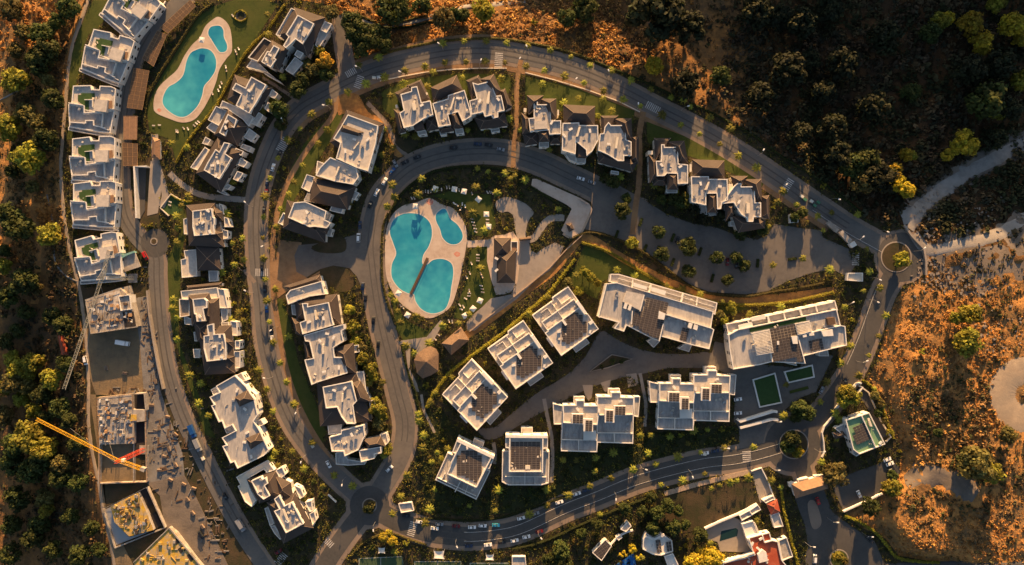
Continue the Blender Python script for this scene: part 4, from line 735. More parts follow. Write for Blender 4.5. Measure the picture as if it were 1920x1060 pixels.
for px, py, rot, lab, sh in ((237, -15, 31, "terraced villa cut by the photo's top edge beside the long carport", "the topmost terraced villa"), (184, 76, 13, "terraced villa with L-shaped lawn beside the wide green grass strip", "the grass strip villa"), (150, 180, 0, "terraced villa with L-shaped lawn facing the brown carport, third from lane top", "the third terraced villa"),
        (150, 278, -5, "upper villa of the joined pair with a blue tarp seam between", "the upper joined villa"), (152, 362, -5, "lower villa of the joined pair facing the sunken ramp", "the lower joined villa"), (157, 466, -14, "finished terraced villa next to the teal netting and grey crane mast", "the grey crane villa")):
    a = R(rot); ca, sa = math.cos(a), math.sin(a); f = lambda p: [(px+(x-150)*ca-(y-180)*sa, py+(x-150)*sa+(y-180)*ca) for x, y in p]
    building('terraced_villa', lab, [(it[0], it[1], f(pl(it[2])), *it[3:]) for it in V3], sh, 'villa')
# ---------------------------------------------------------------- building site
def clutter(root, p, z, n, mats, seed):      # boards and props lying on a slab, one mesh
    rn = random.Random(seed); p = [(x-root.location.x, y-root.location.y) for x, y in (W(*q, z) for q in pl(p))]; mb = MB(); xs = [a for a, _ in p]; ys = [b for _, b in p]; k = 0
    while k < n:
        x, y = rn.uniform(min(xs), max(xs)), rn.uniform(min(ys), max(ys))
        if not inside(p, np.array([x]), np.array([y]))[0]: continue
        k += 1; t = rn.random(); a = rn.choice([0, 1.57, rn.uniform(0, 3)])
        if t < .5: mb.box((x, y, z+.15), (rn.uniform(1.5, 4.5), rn.uniform(.15, .5), .3), a, rn.randrange(len(mats)))
        elif t < .8: mb.box((x, y, z+.5), (rn.uniform(.6, 2.2), rn.uniform(.6, 2), rn.uniform(.3, 1.)), a, rn.randrange(len(mats)))
        else: mb.box((x, y, z+1.1), (.18, .18, 2.2), a, rn.randrange(len(mats)))
    o = mb.build('loose_material', [K[m] for m in mats], root); tag(o, kind='stuff'); return o
def scaffold(root, path, z0, z1, m='timber'):
    q = [(x-root.location.x, y-root.location.y) for x, y in (W(*p, z1) for p in pl(path))]; mb = MB()
    for i in range(len(q)-1):
        a, b = q[i], q[i+1]; n = max(1, int(math.hypot(b[0]-a[0], b[1]-a[1])/2.2))
        mb.bar((*a, z1-.1), (*b, z1-.1), .13); mb.bar((*a, z1-.9), (*b, z1-.9), .09)
        for k in range(n+1):
            x, y = a[0]+(b[0]-a[0])*k/n, a[1]+(b[1]-a[1])*k/n; mb.bar((x, y, z0), (x, y, z1), .09)
    mb.build('edge_scaffold', K[m], root)
u = building('building_shell', "unfinished concrete villa covered in pale boards beside the grey crane", [('F', 5.4, "160,562 225,540 245,560 257,612 170,626"), ('F', 2.6, "225,540 243,536 260,606 257,612 245,560"), ('W', 6.6, "222,556 243,553 246,580 226,583", 'slab'), ('B', 5.6, "230,586 250,584 255,612 234,614", 'pit', 5.2, 'stair_opening'), ('T', 6.2, "160,562 170,626 257,613", .4, 1), ('B', 5.7, "196,552 224,545 230,578 205,583 196,570", 'decklit', 5.3)], "the board-covered shell", 'building shell', windows=False)
clutter(u, "164,564 222,545 243,566 250,606 174,620", 5.5, 110, ['slab', 'timber', 'white', 'wood', 'rubble'], 1); scaffold(u, "160,562 225,540", 5, 6.6, 'steel')
u = building('building_shell', "large unfinished concrete shell with dark pits and open brown pit under the yellow crane", [('F', 3.4, "181,746 247,739 248,768 273,769 272,790 251,792 251,832 186,834"), ('B', .6, "252,740 269,739 270,767 252,768", 'pit', .1, 'stair_opening'), ('B', .62, "252,793 271,793 273,850 252,850", 'pit', .1, 'stair_opening'), ('B', .3, "187,834 248,832 250,904 187,905", 'site', .1, 'earth_floor'), ('B', 3.6, "240,778 256,778 256,789 241,790", 'form', 3.3, 'formwork'), ('T', 4, "252,739 270,738 273,770", .5, 4), ('T', 2.6, "272,792 275,904 187,907", .5, 2.6), ('T', 2.4, "250,832 250,904", .4, 2.4), ('T', 3.4, "186,834 184,907", .4, 3.2)], "the shell with dark pits", 'building shell', windows=False)
clutter(u, "184,750 244,743 246,790 248,830 190,830", 3.5, 120, ['slab', 'timber', 'white', 'deck', 'wood', 'steel'], 2); scaffold(u, "181,746 247,739 248,768", 3, 4.6); scaffold(u, "181,746 186,905 250,905 275,904 272,792", 3, 4.4); scaffold(u, "273,769 272,790", 3, 4.4)
u = building('building_shell', "angled unfinished slab with yellow formwork panels inside grey outer walls", [('F', 3., "207,950 259,924 274,958 288,994 242,1006 215,980", 'form'), ('B', .5, "259,921 274,916 287,946 270,955", 'pit', .1, 'stair_opening'), ('B', .52, "280,965 291,961 304,985 290,993", 'pit', .1, 'stair_opening'), ('B', 3.1, "246,966 253,965 254,972 247,973", 'pit', 2.9, 'slab_opening'), ('T', 2.4, "275,914 309,990", .6, 2.4), ('T', 1.4, "309,990 215,1028 193,955", .6, 1.4), ('B', .3, "196,956 208,951 216,981 242,1007 288,995 300,990 218,1022", 'steel', .1, 'rebar_mat')], "the shell with yellow formwork", 'building shell', windows=False)
clutter(u, "210,950 257,926 284,990 244,1002 218,976", 3.1, 90, ['form', 'timber', 'slab', 'wood', 'steel', 'form'], 3); scaffold(u, "193,955 275,914", 1, 3, 'steel')
u = building('building_shell', "bright yellow formwork deck with three square dark openings, cut by the bottom edge", [('F', 3.2, "250,1055 317,990 330,1000 378,1064 360,1090 260,1080", 'form'), ('B', 3.3, "325,1013 333,1008 339,1016 330,1022", 'pit', 3, 'slab_opening'), ('B', 3.3, "333,1030 341,1024 348,1032 339,1038", 'pit', 3, 'slab_opening'), ('B', 3.3, "350,1042 358,1036 367,1047 358,1053", 'pit', 3, 'slab_opening'), ('T', 3.8, "317,990 378,1064", .7, 3), ('T', 3.6, "250,1055 317,990", .5, 3)], "the bright yellow formwork deck", 'building shell', windows=False)
clutter(u, "256,1056 316,996 370,1056", 3.3, 30, ['slab', 'form', 'slab'], 4)
def lattice(mb, a, b, w, n, m=0, tri=False):  # box lattice beam
    a, b = Vector(a), Vector(b); t = (b-a).normalized(); u_ = t.cross(Vector((0, 0, 1)))
    if u_.length < .01: u_ = Vector((1, 0, 0))
    u_.normalize(); v_ = t.cross(u_); cs = [(-1, -1), (1, -1), (1, 1), (-1, 1)] if not tri else [(-1, -.6), (1, -.6), (0, 1)]
    P = [[a+(b-a)*(k/n)+u_*(c[0]*w/2)+v_*(c[1]*w/2) for c in cs] for k in range(n+1)]; L = len(cs)
    for k in range(n):
        for c in range(L):
            mb.bar(P[k][c], P[k+1][c], .16, m); mb.bar(P[k][c], P[k][(c+1) % L], .08, m); mb.bar(P[k][c], P[k+1][(c+1) % L], .08, m)
def crane(label, base, top_h, tip, tail, m_mast, m_jib, short, n):
    x, y, z = WG(*base); root = empty('tower_crane', (x, y, z)); tag(root, label, 'crane'); LM.append((short, *base))
    H2 = top_h; mb = MB(); lattice(mb, (0, 0, 0), (0, 0, H2), 1.9, int(H2/2)); mb.build('mast', K[m_mast], root)
    mb = MB(); mb.box((0, 0, .4), (5, 5, .8)); mb.build('foundation', K['slab'], root)
    tx, ty = W(*tip, H2+z); bx, by = W(*tail, H2+z); T = Vector((tx-x, ty-y, H2+.6)); B = Vector((bx-x, by-y, H2+.6))
    mb = MB(); lattice(mb, (0, 0, H2+.6), T, 1.6, n, tri=True); jb = mb.build('jib', K[m_jib], root)
    mb = MB(); lattice(mb, (0, 0, H2+.6), B, 1.6, 6); d_ = B.normalized(); an = math.atan2(B.y, B.x); mb.build('counter_jib', K[m_jib], root)
    mb = MB(); mb.box((B.x*.92, B.y*.92, H2+.2), (2.4, 2, 2.6), an); mb.build('counterweight', K['slab'], root)
    mb = MB(); lattice(mb, (0, 0, H2), (0, 0, H2+5), 1.1, 3); mb.build('tower_head', K[m_mast], root)
    mb = MB(); mb.bar((0, 0, H2+5), T*.7, .07); mb.bar((0, 0, H2+5), T*.35, .07); mb.bar((0, 0, H2+5), B*.9, .07); mb.build('tie_bar', K['steel'], root)
    mb = MB(); mb.box((1.4, 0, H2-.6), (1.6, 1.6, 2)); mb.build('cab', K['white'], root)
crane("grey lattice tower crane with long jib over the scrub", (250, 522), 31, (122, 730), (207, 470), 'greyc', 'greyc', "the grey crane", 30)
crane("yellow tower crane with red mast over the shell with dark pits", (271, 843), 26, (70, 785), (273, 881), 'cred', 'yellow', "the yellow crane", 26)
mb = MB(); q = [W(*p, 3) for p in pl("226,484 252,470 264,500 228,512")]; mb.prism(q, 2.6, 3.1, 0); o = mb.build('platform', K['slab']); tag(o, "grey boarded platform edged in teal netting beside the grey crane mast", 'platform')
mb = MB(); q = [W(*p, 4) for p in pl("222,482 236,476 251,471 252,474 237,480 227,486 230,506 226,507")]; mb.prism(q, 1, 4.4, 0); o = mb.build('safety_netting', K['teal']); tag(o, "teal safety netting round the boarded platform by the grey crane", 'netting')
for q, l in (("250,1002 252,1000 300,960 302,962", "x"),): pass
# ---------------------------------------------------------------- carports, walls, sails, courts
def carport(p, label, solid=False):
    q = [W(*a, 2.8) for a in pl(p)]; cx = sum(a[0] for a in q)/4; cy = sum(a[1] for a in q)/4; q = [(a-cx, b-cy) for a, b in q]; block(pl(p))
    root = tag(empty('carport', (cx, cy, 0)), label, 'carport', 'carports along the west lane'); LM.append(("the "+label.split(" ")[0]+" carport "+["nearest the top", "by the pool", "opposite the villa", "of brown slats", "above the ramp"][len([1 for q_ in LM if "carport" in q_[0]])], *[sum(a[i] for a in pl(p))/4 for i in (0, 1)]))
    if ccw(q) != q: q = q[::-1]
    mb = MB(); L = lambda a, b, t: (a[0]+(b[0]-a[0])*t, a[1]+(b[1]-a[1])*t)
    l1 = math.hypot(q[1][0]-q[0][0], q[1][1]-q[0][1]); l2 = math.hypot(q[3][0]-q[0][0], q[3][1]-q[0][1]); n1, n2 = max(2, int(l1/2.3)), max(2, int(l2/2.3))
    if solid: n1, n2 = max(2, int(l1/.5)), 1
    for i in range(n1):
        for j in range(n2):
            g = .05 if not solid else .02; c = [L(L(q[0], q[1], u_), L(q[3], q[2], u_), v_) for u_, v_ in (((i+g)/n1, (j+g)/n2), ((i+1-g)/n1, (j+g)/n2), ((i+1-g)/n1, (j+1-g)/n2), ((i+g)/n1, (j+1-g)/n2))]
            mb.prism(c, 2.8, 2.88, 0)
    mb.build('roof_panels', K['brown' if solid else 'wood'], root)
    mb = MB()
    for i in range(0, n1+1, 1 if not solid else 6):
        mb.bar((*L(q[0], q[1], i/n1), 2.86), (*L(q[3], q[2], i/n1), 2.86), .12)
    for j in range(n2+1): mb.bar((*L(q[0], q[3], j/n2), 2.87), (*L(q[1], q[2], j/n2), 2.87), .12)
    mb.build('roof_frame', K['timber'], root)
    k = max(2, int(max(l1, l2)/5))
    for i in range(k+1):
        for e in (0, 1):
            a = L(q[0], q[1], i/k) if l1 > l2 else L(q[0], q[3], i/k); b = L(q[3], q[2], i/k) if l1 > l2 else L(q[1], q[2], i/k)
            x, y = L(a, b, .05+.9*e); mb = MB(); mb.bar((x, y, 0), (x, y, 2.75), .11); mb.build('post', K['steel'], root)
carport("300,52 357,0 367,12 315,63", "long gridded carport nearest the photo's top edge"); carport("267,110 295,58 313,65 288,125", "gridded carport beside the small pool"); carport("238,202 251,128 280,133 267,206", "gridded carport opposite the third terraced villa")
carport("232,218 258,218 257,262 232,262", "solid brown slatted carport below the pool path", True); carport("230,268 258,270 258,311 231,311", "lowest gridded carport above the sunken ramp")
def wall(label, path, h, w, m='white', name='wall', z0=-.3):
    p = pl(path); q = [W(*a, h) for a in p]; cx, cy = q[0]; mb = MB(); q = [(a-cx, b-cy) for a, b in q]
    a = side(q, w/2); b = side(q, -w/2)
    for i in range(len(q)-1):
        A, B, C_, D_ = a[i], a[i+1], b[i+1], b[i]
        for f in (((*A, h), (*B, h), (*C_, h), (*D_, h)), ((*A, z0), (*B, z0), (*B, h), (*A, h)), ((*D_, z0), (*C_, z0), (*C_, h), (*D_, h))): mb.face(f)
    for e in (0, -1): mb.face([(*a[e], z0), (*b[e], z0), (*b[e], h), (*a[e], h)])
    o = mb.build(name, K[m]); o.location = (cx, cy, 0); tag(o, label, 'wall'); block(band(p, max(4, w/S))); return o
wall("tall white wall along the sunken ramp", "255,409 251,312 275,312", 4.2, .8); wall("white garden wall stepping along the east side of terraced villas", "211,292 213,340 214,388 220,430 226,470", 1.2, .8)
wall("white wall behind the upper terraced villas along the lane", "310,2 283,45 262,75 248,105 240,124 228,160 218,190 209,230 206,262", 1., .5)
wall("long lit retaining wall edging the building site road", "275,545 279,590 287,640 296,690 305,730", 3.0, .8, 'conc'); wall("white V-shaped edge wall of the small turf garden", "344,378 320,364 300,390 316,405", .9, .6, 'coping')
wall("concrete boundary wall at the right rim of the one-tree roundabout", "1697,423 1710,442 1733,466 1737,490 1737,516", 1.8, 1.1, 'conc'); wall("white upper beam of the sunken car ramp", "1384,787 1388,791 1450,772 1458,773", 3.2, 1.3); wall("white lower beam of the sunken car ramp", "1388,803 1448,787 1460,788", 3., 1.2)
wall("white front wall of the green-roofed villa, upper piece", "1568,768 1586,744 1598,739", 2.2, .9); wall("short white gate wall with turned end above the villa drive", "1592,739 1607,720 1616,719", 2.2, .8); wall("short white gate wall nearest the villa drive", "1607,742 1618,726 1611,724", 2.2, .8)
wall("pale outer wall along the villa drive", "1618,728 1629,736 1637,754 1654,792 1671,820 1662,829", 1.4, .6, 'cream'); wall("curved white wall left of the green-roofed villa", "1563,779 1546,800 1542,812 1545,830 1546,848 1542,858", 1.6, .6)
wall("white garden wall above the dark courtyard pool", "1322,992 1352,978 1384,965 1420,946", 2., .9); wall("lit white boundary wall below the parking yard", "1582,960 1612,946 1655,926", 1.8, .8); wall("thin pale wall running down from the bright bush", "1693,916 1730,930 1790,950 1830,962", 1.2, .5, 'cream')
wall("white edge wall curving round the west side of the fenced yard", "1409,884 1428,878 1440,902 1452,936", 1.4, .6); wall("thin kerb wall between verge and top-road gardens", "712,152 760,142 800,135 850,130 900,128 950,128", .5, .5, 'cream')
wall("low wall below the middle top-arc verge", "985,136 1040,150 1100,168 1160,190 1200,210", .5, .5, 'cream'); wall("low stone wall beside the dry bank path right of the clubhouse", "1093,440 1060,470 1030,503 985,540 930,583 880,622", 1.2, .5, 'stonewall'); wall("white wall by the bus lay-by at the lower small roundabout", "615,928 630,942", 1.5, .6)
wall("shaded white wall between inner garden and court path", "1085,372 1104,383", 1.6, .4, 'stone')
def turfpit(label, p):
    q = [W(*a, 1.2) for a in pl(p)]; cx, cy = q[0]; q = ccw([(a-cx, b-cy) for a, b in q]); root = tag(empty('raised_turf_bed', (cx, cy, 0)), label, 'turf bed'); block(pl(p))
    inn = offset(q, .7); mb = MB(); mb.ring(q, inn, 0, 1.2); mb.build('wall', K['white'], root); mb = MB(); mb.prism(offset(inn, -.03), 0, .7); mb.build('turf', K['turf'], root)
turfpit("large turf rectangle in white walls in the plaza", "1411,712 1454,699 1467,756 1424,765"); turfpit("small turf rectangle in white walls right of the larger plaza turf", "1470,697 1524,684 1528,708 1478,719")
mb = MB(); mb.prism([W(*a) for a in pl("1480,733 1514,724 1516,729 1481,738")], 0, .6); o = tag(mb.build('hedge_bed', K['lawn']), "thin dark planting strip in the plaza paving", 'planting strip')
bd = pl("1105,697 1147,664 1186,673 1140,690"); block(bd); q = ccw([W(*a) for a in bd]); root = tag(empty('planter', (*q[0], 0)), "triangular walled planting bed in the middle of the court road", 'planter'); LM.append(("the triangular planter", 1140, 682))
q = [(a-q[0][0], b-q[0][1]) for a, b in q]; inn = offset(q, .5); mb = MB(); mb.ring(q, inn, 0, .8); mb.build('wall', K['conc'], root); mb = MB(); mb.prism(inn, 0, .5); mb.build('soil', K['soil'], root)
mb = MB(); mb.prism([W(*a) for a in pl("1174,702 1193,700 1198,722 1178,727")], 0, .2); mb.build('paved_pad', K['conc']); tag(bpy.data.objects['paved_pad'], kind='structure')
for p in ("672,1046 756,1042 758,1075 671,1075", "776,1052 866,1052 866,1075 776,1075", "880,1055 955,1055 955,1075 880,1075"):
    o = sheet('sports_court', p, 'court', .1); q_ = pl(p); strip('court_line', [(a*.96+sum(c[0] for c in q_)/4*.04, b*.9+sum(c[1] for c in q_)/4*.1) for a, b in q_+q_[:1]], .8, 0, 'mark', .13); strip('court_line', [((q_[0][0]+q_[1][0])/2, q_[0][1]), ((q_[0][0]+q_[1][0])/2, q_[2][1])], .8, 0, 'mark', .13)
def sail(p, label):
    q = [W(*a, 3.5) for a in pl(p)]; cx = sum(a[0] for a in q)/4; cy = sum(a[1] for a in q)/4; q = [(a-cx, b-cy) for a, b in q]; root = tag(empty('shade_sail', (cx, cy, 0)), label, 'shade sail'); mb = MB(); n = 6
    L = lambda a, b, t: (a[0]+(b[0]-a[0])*t, a[1]+(b[1]-a[1])*t)
    for i in range(n+1):
        for j in range(n+1):
            u_, v_ = i/n, j/n; x, y = L(L(q[0], q[1], u_), L(q[3], q[2], u_), v_); k = 1-.16*(math.sin(math.pi*u_)*(abs(v_-.5)*2)**3+math.sin(math.pi*v_)*(abs(u_-.5)*2)**3); mb.v.append((x*k, y*k, 3.5-.5*math.sin(math.pi*u_)*math.sin(math.pi*v_)))
    for i in range(n):
        for j in range(n): mb.f.append((i*(n+1)+j, (i+1)*(n+1)+j, (i+1)*(n+1)+j+1, i*(n+1)+j+1)); mb.m.append(0)
    mb.build('sail', K['canvas'], root)
    for a in q: mb = MB(); mb.bar((*a, 0), (*a, 3.6), .1); mb.build('post', K['steel'], root)
sail("813,1033 833,1033 833,1049 813,1048", "larger white shade sail beside the sports courts"); sail("911,1040 926,1040 926,1051 910,1051", "smaller white shade sail beside the sports courts"); sail("709,1027 722,1027 722,1038 709,1038", "pale canopy by the bright trees below the small roundabout")
mb = MB(); q = [W(*a, 1) for a in pl("1149,1064 1182,1042 1188,1038 1194,1064")]; mb.prism(q, 0, .6); tag(mb.build('pool_cover', K['blue']), "bright blue pool cover at the bottom edge under golden trees", 'pool cover')
sheet('courtyard', "1322,992 1375,970 1390,976 1403,1008 1412,1036 1350,1034 1345,1016 1326,1012", 'conc', .12)
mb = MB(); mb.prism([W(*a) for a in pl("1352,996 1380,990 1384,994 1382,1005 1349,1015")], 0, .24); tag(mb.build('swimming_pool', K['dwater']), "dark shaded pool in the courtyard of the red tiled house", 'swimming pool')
sheet('villa_drive', "1609,742 1617,729 1629,736 1638,757 1670,818 1653,820 1634,778 1621,757", 'asphalt', .12)
mb = MB(); c_ = W(272, 36); 
sheet('round_bed', disc(452, 30, 10), 'pave', .1); sheet('plinth', disc(452, 30, 7), 'soil', .14)
# entrance canopy and bins by the upper right road
building('entrance_canopy', "grey two-part entrance canopy beside the top road, bins behind it", [('B', 3.2, "1548,418 1556,414 1574,430 1568,437", 'slab', 2.9, 'canopy_roof'), ('B', 3.4, "1572,436 1580,432 1598,450 1592,458", 'slab', 3.1, 'canopy_roof'), ('B', 2.9, "1550,418 1555,416 1572,431 1568,435", 'conc', 0, 'canopy_wall'), ('B', 3.1, "1574,437 1579,434 1596,450 1592,456", 'conc', 0, 'canopy_wall'), ('B', 2.6, "1592,458 1602,452 1607,460 1598,465", 'white', 0)], "the entrance canopy", 'canopy', windows=False)
building('kiosk', "small lit cream kiosk at the car park crossing", [('D', 3.4, "1590,512 1618,512 1618,528 1588,526", 'cream')], "the cream kiosk", 'kiosk', windows=False)
building('bin_shelter', "small dark shelter with one white side by the car park", [('W', 2.4, "1481,402 1496,401 1497,417 1482,418", 'pit'), ('B', 2.8, "1480.5,403 1482.5,403 1483,418 1481,418", 'white', 0)], None, 'shelter', windows=False)
building('pavilion', "small grey pyramid pavilion on the ramp deck", [('H', 2.8, "1061,420 1071,418 1077,430 1067,436", 1., 'tile')], "the grey pavilion", 'pavilion', windows=False)
building('footpath_arch', "dark timber arch over the concrete playground path", [('H', 2.6, "973,447 996,444 997,450 974,452", .5, 'wood')], None, 'arch', windows=False)
building('porch', "terracotta canopy beside the ramp lane junction", [('H', 3, "286,257 300,262 300,300 284,296", 1.4, 'brown')], "the terracotta canopy", 'canopy', windows=False)
building('bus_shelter', "low grey shelter beside the small roundabout's crossing", [('W', 2.6, "747,945 772,942 776,958 752,962", 'deck')], None, 'shelter', windows=False)
LM += [("the small dark roundabout", 693, 948), ("the one-tree roundabout", 1690, 482), ("the lower right roundabout", 1486, 833), ("the cul-de-sac", 291, 456), ("the three-lobed pool", 795, 490), ("the long hourglass pool", 360, 150), ("the small turf garden", 318, 385), ("the large plaza turf", 1440, 732), ("the small plaza turf", 1500, 702), ("the top road crossing", 935, 113), ("the far right crossing", 1477, 347), ("the middle top crossing", 1224, 202), ("the upper left crossing", 658, 140), ("the lower road crossing", 1400, 856), ("the blue pool cover", 1172, 1052), ("the courtyard pool", 1366, 1002), ("the playground path", 980, 400), ("the ramp deck", 1070, 400), ("the sunken ramp", 265, 350), ("the gravel road", 1820, 320), ("the gravel circle", 1890, 740), ("the traffic island", 1528, 965), ("the footbridge", 786, 518), ("the cleared plot", 1310, 950), ("the round hedge bed", 452, 30), ("the rusty shed", 106, 645), ("the larger shade sail", 823, 1041)]
# ---------------------------------------------------------------- labels that single things out
ORD = ["", "", "second ", "third ", "fourth ", "fifth ", "sixth ", "seventh ", "eighth ", "ninth ", "tenth ", "eleventh ", "twelfth "]
def label_all(rows, group):                  # rows: (object, px, py, look, noun, category)
    P = np.array([[r[1], r[2]] for r in rows], float); best = [None]*len(rows)
    for nm, lx, ly in LM:
        dx, dy = P[:, 0]-lx, P[:, 1]-ly; ds = np.hypot(dx, dy); sec = np.where(np.abs(dx) > np.abs(dy), np.where(dx > 0, 0, 1), np.where(dy > 0, 2, 3))
        for s, w in enumerate(("right of", "left of", "below", "above")):
            ii = np.where(sec == s)[0]; ii = ii[np.argsort(ds[ii])]
            for rk, i in enumerate(ii[:12], 1):
                sc_ = rk*40+ds[i]
                if best[i] is None or sc_ < best[i][0]: best[i] = (sc_, rk, w, nm)
    for i, r in enumerate(rows):
        o, _, _, look, noun, cat = r
        if best[i] is None: lab = look+" "+noun+" in a cluster of similar ones"
        else: lab = f"{look}, the {ORD[best[i][1]]}nearest {noun} {best[i][2]} {best[i][3]}"
        tag(o, lab, cat, group)
# ---------------------------------------------------------------- vehicles
def car_meshes(kind):
    L, w, h = {'car': (4.4, 1.8, 1.45), 'van': (5., 1.95, 1.95), 'truck': (7.5, 2.4, 2.9)}[kind]
    b = MB(); g = MB()
    if kind == 'truck':
        b.box((-.9, 0, 1.75), (5.4, 2.4, 2.3)); b.box((2.9, 0, 1.45), (1.6, 2.3, 1.9)); b.box((0, 0, .6), (7.2, 2.1, .25)); g.box((3.5, 0, 1.9), (.5, 2.1, .7))
    else:
        pr = [(-L/2, .35), (-L/2, .85), (-L/2+.15, .95), (L/2-1.15 if kind == 'car' else L/2-.7, .98), (L/2-.1, .78), (L/2, .6), (L/2, .35)]
        i = len(b.v)
        for y, s in ((-w/2, 1), (w/2, 1)): b.v += [(x, y, z) for x, z in pr]
        n = len(pr)
        for k in range(n-1): b.f.append((i+k, i+k+1, i+n+k+1, i+n+k)); b.m.append(0)
        b.f.append(tuple(range(i, i+n))); b.f.append(tuple(range(i+2*n-1, i+n-1, -1))); b.m += [0, 0]
        x0, x1 = (-1.75, .95) if kind == 'car' else (-2.3, 1.75)
        def fr(mb, xa, xb, xc, xd, y0, y1, z0, z1):
            j = len(mb.v); mb.v += [(xa, -y0, z0), (xb, -y0, z0), (xb, y0, z0), (xa, y0, z0), (xc, -y1, z1), (xd, -y1, z1), (xd, y1, z1), (xc, y1, z1)]
            for f in ((0, 1, 5, 4), (1, 2, 6, 5), (2, 3, 7, 6), (3, 0, 4, 7), (4, 5, 6, 7)): mb.f.append(tuple(j+a for a in f)); mb.m.append(0)
        fr(g, x0, x1, x0+.4, x1-.75, w/2-.08, w/2-.28, .94, h-.03); fr(b, x0+.42, x1-.78, x0+.46, x1-.82, w/2-.26, w/2-.3, h-.05, h)
    return b, g, L, w
WH = MB(); WH.bar((0, -.12, 0), (0, .12, 0), .45, n=12); WH = WH.mesh('wheel', K['rubber'])
CM = {}
def vehicle(px, py, ang, colr, kind='car', noun=None):
    if (kind, colr) not in CM:
        b, g, L, w = car_meshes(kind); CM[kind, colr] = (b.mesh('body', K['car_'+colr]), g.mesh('window', K['glass']), L, w)
    b, g, L, w = CM[kind, colr]; x, y = W(px, py, 1); r = empty('parked_car' if kind == 'car' else kind, (x, y, .2), R(-ang))
    child('body', b, r); child('window', g, r)
    for sx in (-1, 1):
        for sy in (-1, 1): o = child('wheel', WH, r); o.location = (sx*L*.31, sy*(w/2-.1), .32)
    return (r, px, py, {'navy': 'dark blue', 'maroon': 'dark red', 'cyan': 'light blue'}.get(colr, colr), noun or kind, kind)
cars = [vehicle(*c) for c in ((714, 145, -5, 'white'), (524, 288, -60, 'black'), (512, 314, -75, 'white'), (501, 342, -80, 'navy'), (499, 361, -80, 'maroon'), (495, 394, -85, 'black'), (491, 501, 90, 'black'), (721, 340, -62, 'white'), (706, 361, -65, 'white'), (694, 384, -68, 'black'), (675, 422, -88, 'navy'), (672, 446, -88, 'white', 'van'), (735, 321, -50, 'blue'), (741, 307, 60, 'grey'), (759, 304, -25, 'black'), (782, 295, -20, 'black'), (850, 277, -5, 'black'), (896, 270, 5, 'navy'), (916, 272, 8, 'black'), (939, 280, 12, 'grey'),
 (1089, 335, 15, 'white'), (1110, 342, 20, 'grey'), (1270, 450, -70, 'black'), (1381, 497, 90, 'black'), (1364, 491, 92, 'maroon'), (497, 542, 88, 'black'), (500, 579, 85, 'blue'), (509, 618, 85, 'black'), (510, 637, 85, 'white'), (700, 601, 95, 'black'), (709, 646, 95, 'black'), (680, 537, 95, 'navy'), (685, 559, 95, 'black'), (1384, 749, -8, 'white'), (1384, 775, -5, 'white'), (1584, 716, -62, 'black'), (1541, 732, -62, 'grey'), (730, 879, -45, 'white'), (616, 871, 62, 'white'), (522, 1035, -28, 'maroon'), (761, 967, 5, 'black'), (815, 991, 5, 'white'), (824, 983, 5, 'grey'), (855, 987, 5, 'maroon'), (885, 989, 0, 'white'), (905, 986, 3, 'white'), (930, 985, 0, 'cyan'), (879, 1024, 0, 'navy'), (915, 1022, -8, 'white'), (941, 1017, -8, 'black'), (787, 979, 10, 'white'), (965, 1014, -10, 'white'), (987, 1007, -12, 'white'), (1011, 997, -14, 'maroon'), (977, 972, -14, 'white'), (1004, 963, -14, 'grey'), (1049, 942, -18, 'white'), (1082, 926, -18, 'white'), (1099, 919, -18, 'navy'), (1341, 846, -8, 'navy'), (1322, 850, -8, 'white'),
 (1664, 862, -20, 'white'), (1669, 870, -20, 'white'), (1671, 881, -20, 'black'), (1611, 927, 65, 'white'), (1534, 940, 70, 'red'), (1631, 1011, 50, 'black'), (1528, 1048, -88, 'white', 'van'), (272, 480, 62, 'red', 'van'), (361, 808, 68, 'blue', 'truck'), (422, 931, 60, 'black'), (452, 984, 58, 'grey', 'truck'), (371, 834, 66, 'grey', 'truck'), (377, 1003, 58, 'black', 'van'), (231, 643, 10, 'white', 'truck'), (160, 676, 80, 'white', 'van'))]
for kd in ('car', 'van', 'truck'): label_all([c for c in cars if c[5] == kd], {'car': 'parked cars', 'van': 'parked vans', 'truck': 'parked trucks'}[kd])
# small things: bins, trailers, dark clipped hedges in the car park
small = []
BM = {}
for c in ('white', 'green'):
    mb = MB(); mb.box((0, 0, .75), (1.8, 1.3, 1.3)); mb.box((0, 0, 1.48), (1.95, 1.4, .16)); mb.box((0, .7, 1.2), (1.6, .1, .1)); BM[c] = mb.mesh('waste_bin', K['bin'+c])
for x, y, a, c in ((1502, 369, 35, 'white'), (1508, 375, 35, 'green'), (1520, 378, 35, 'white'), (1526, 386, 35, 'green'), (1533, 380, 35, 'green'), (702, 147, 5, 'white'), (587, 836, 60, 'white'), (382, 859, 65, 'white'), (240, 505, 20, 'white'), (1320, 851, 8, 'white')):
    o = bpy.data.objects.new('waste_bin', BM[c]); COL.objects.link(o); o.location = (*W(x, y), .14); o.rotation_euler = (0, 0, R(-a)); small.append((o, x, y, 'pale' if c == 'white' else 'green', 'waste bin', 'waste bin'))
label_all(small, 'waste bins and containers')
PM = MB(); PM.box((0, 0, .1), (2.6, 1.6, .2), 0, 0)
for k_ in range(5): PM.box((0, (k_-2)*.3, .55+.1*(k_ % 2)), (2.4+.2*(k_ % 3), .26, .7), 0, 1+k_ % 2)
PM = PM.mesh('material_pallet', [K['timber'], K['rubble'], K['wood']]); pr_ = []
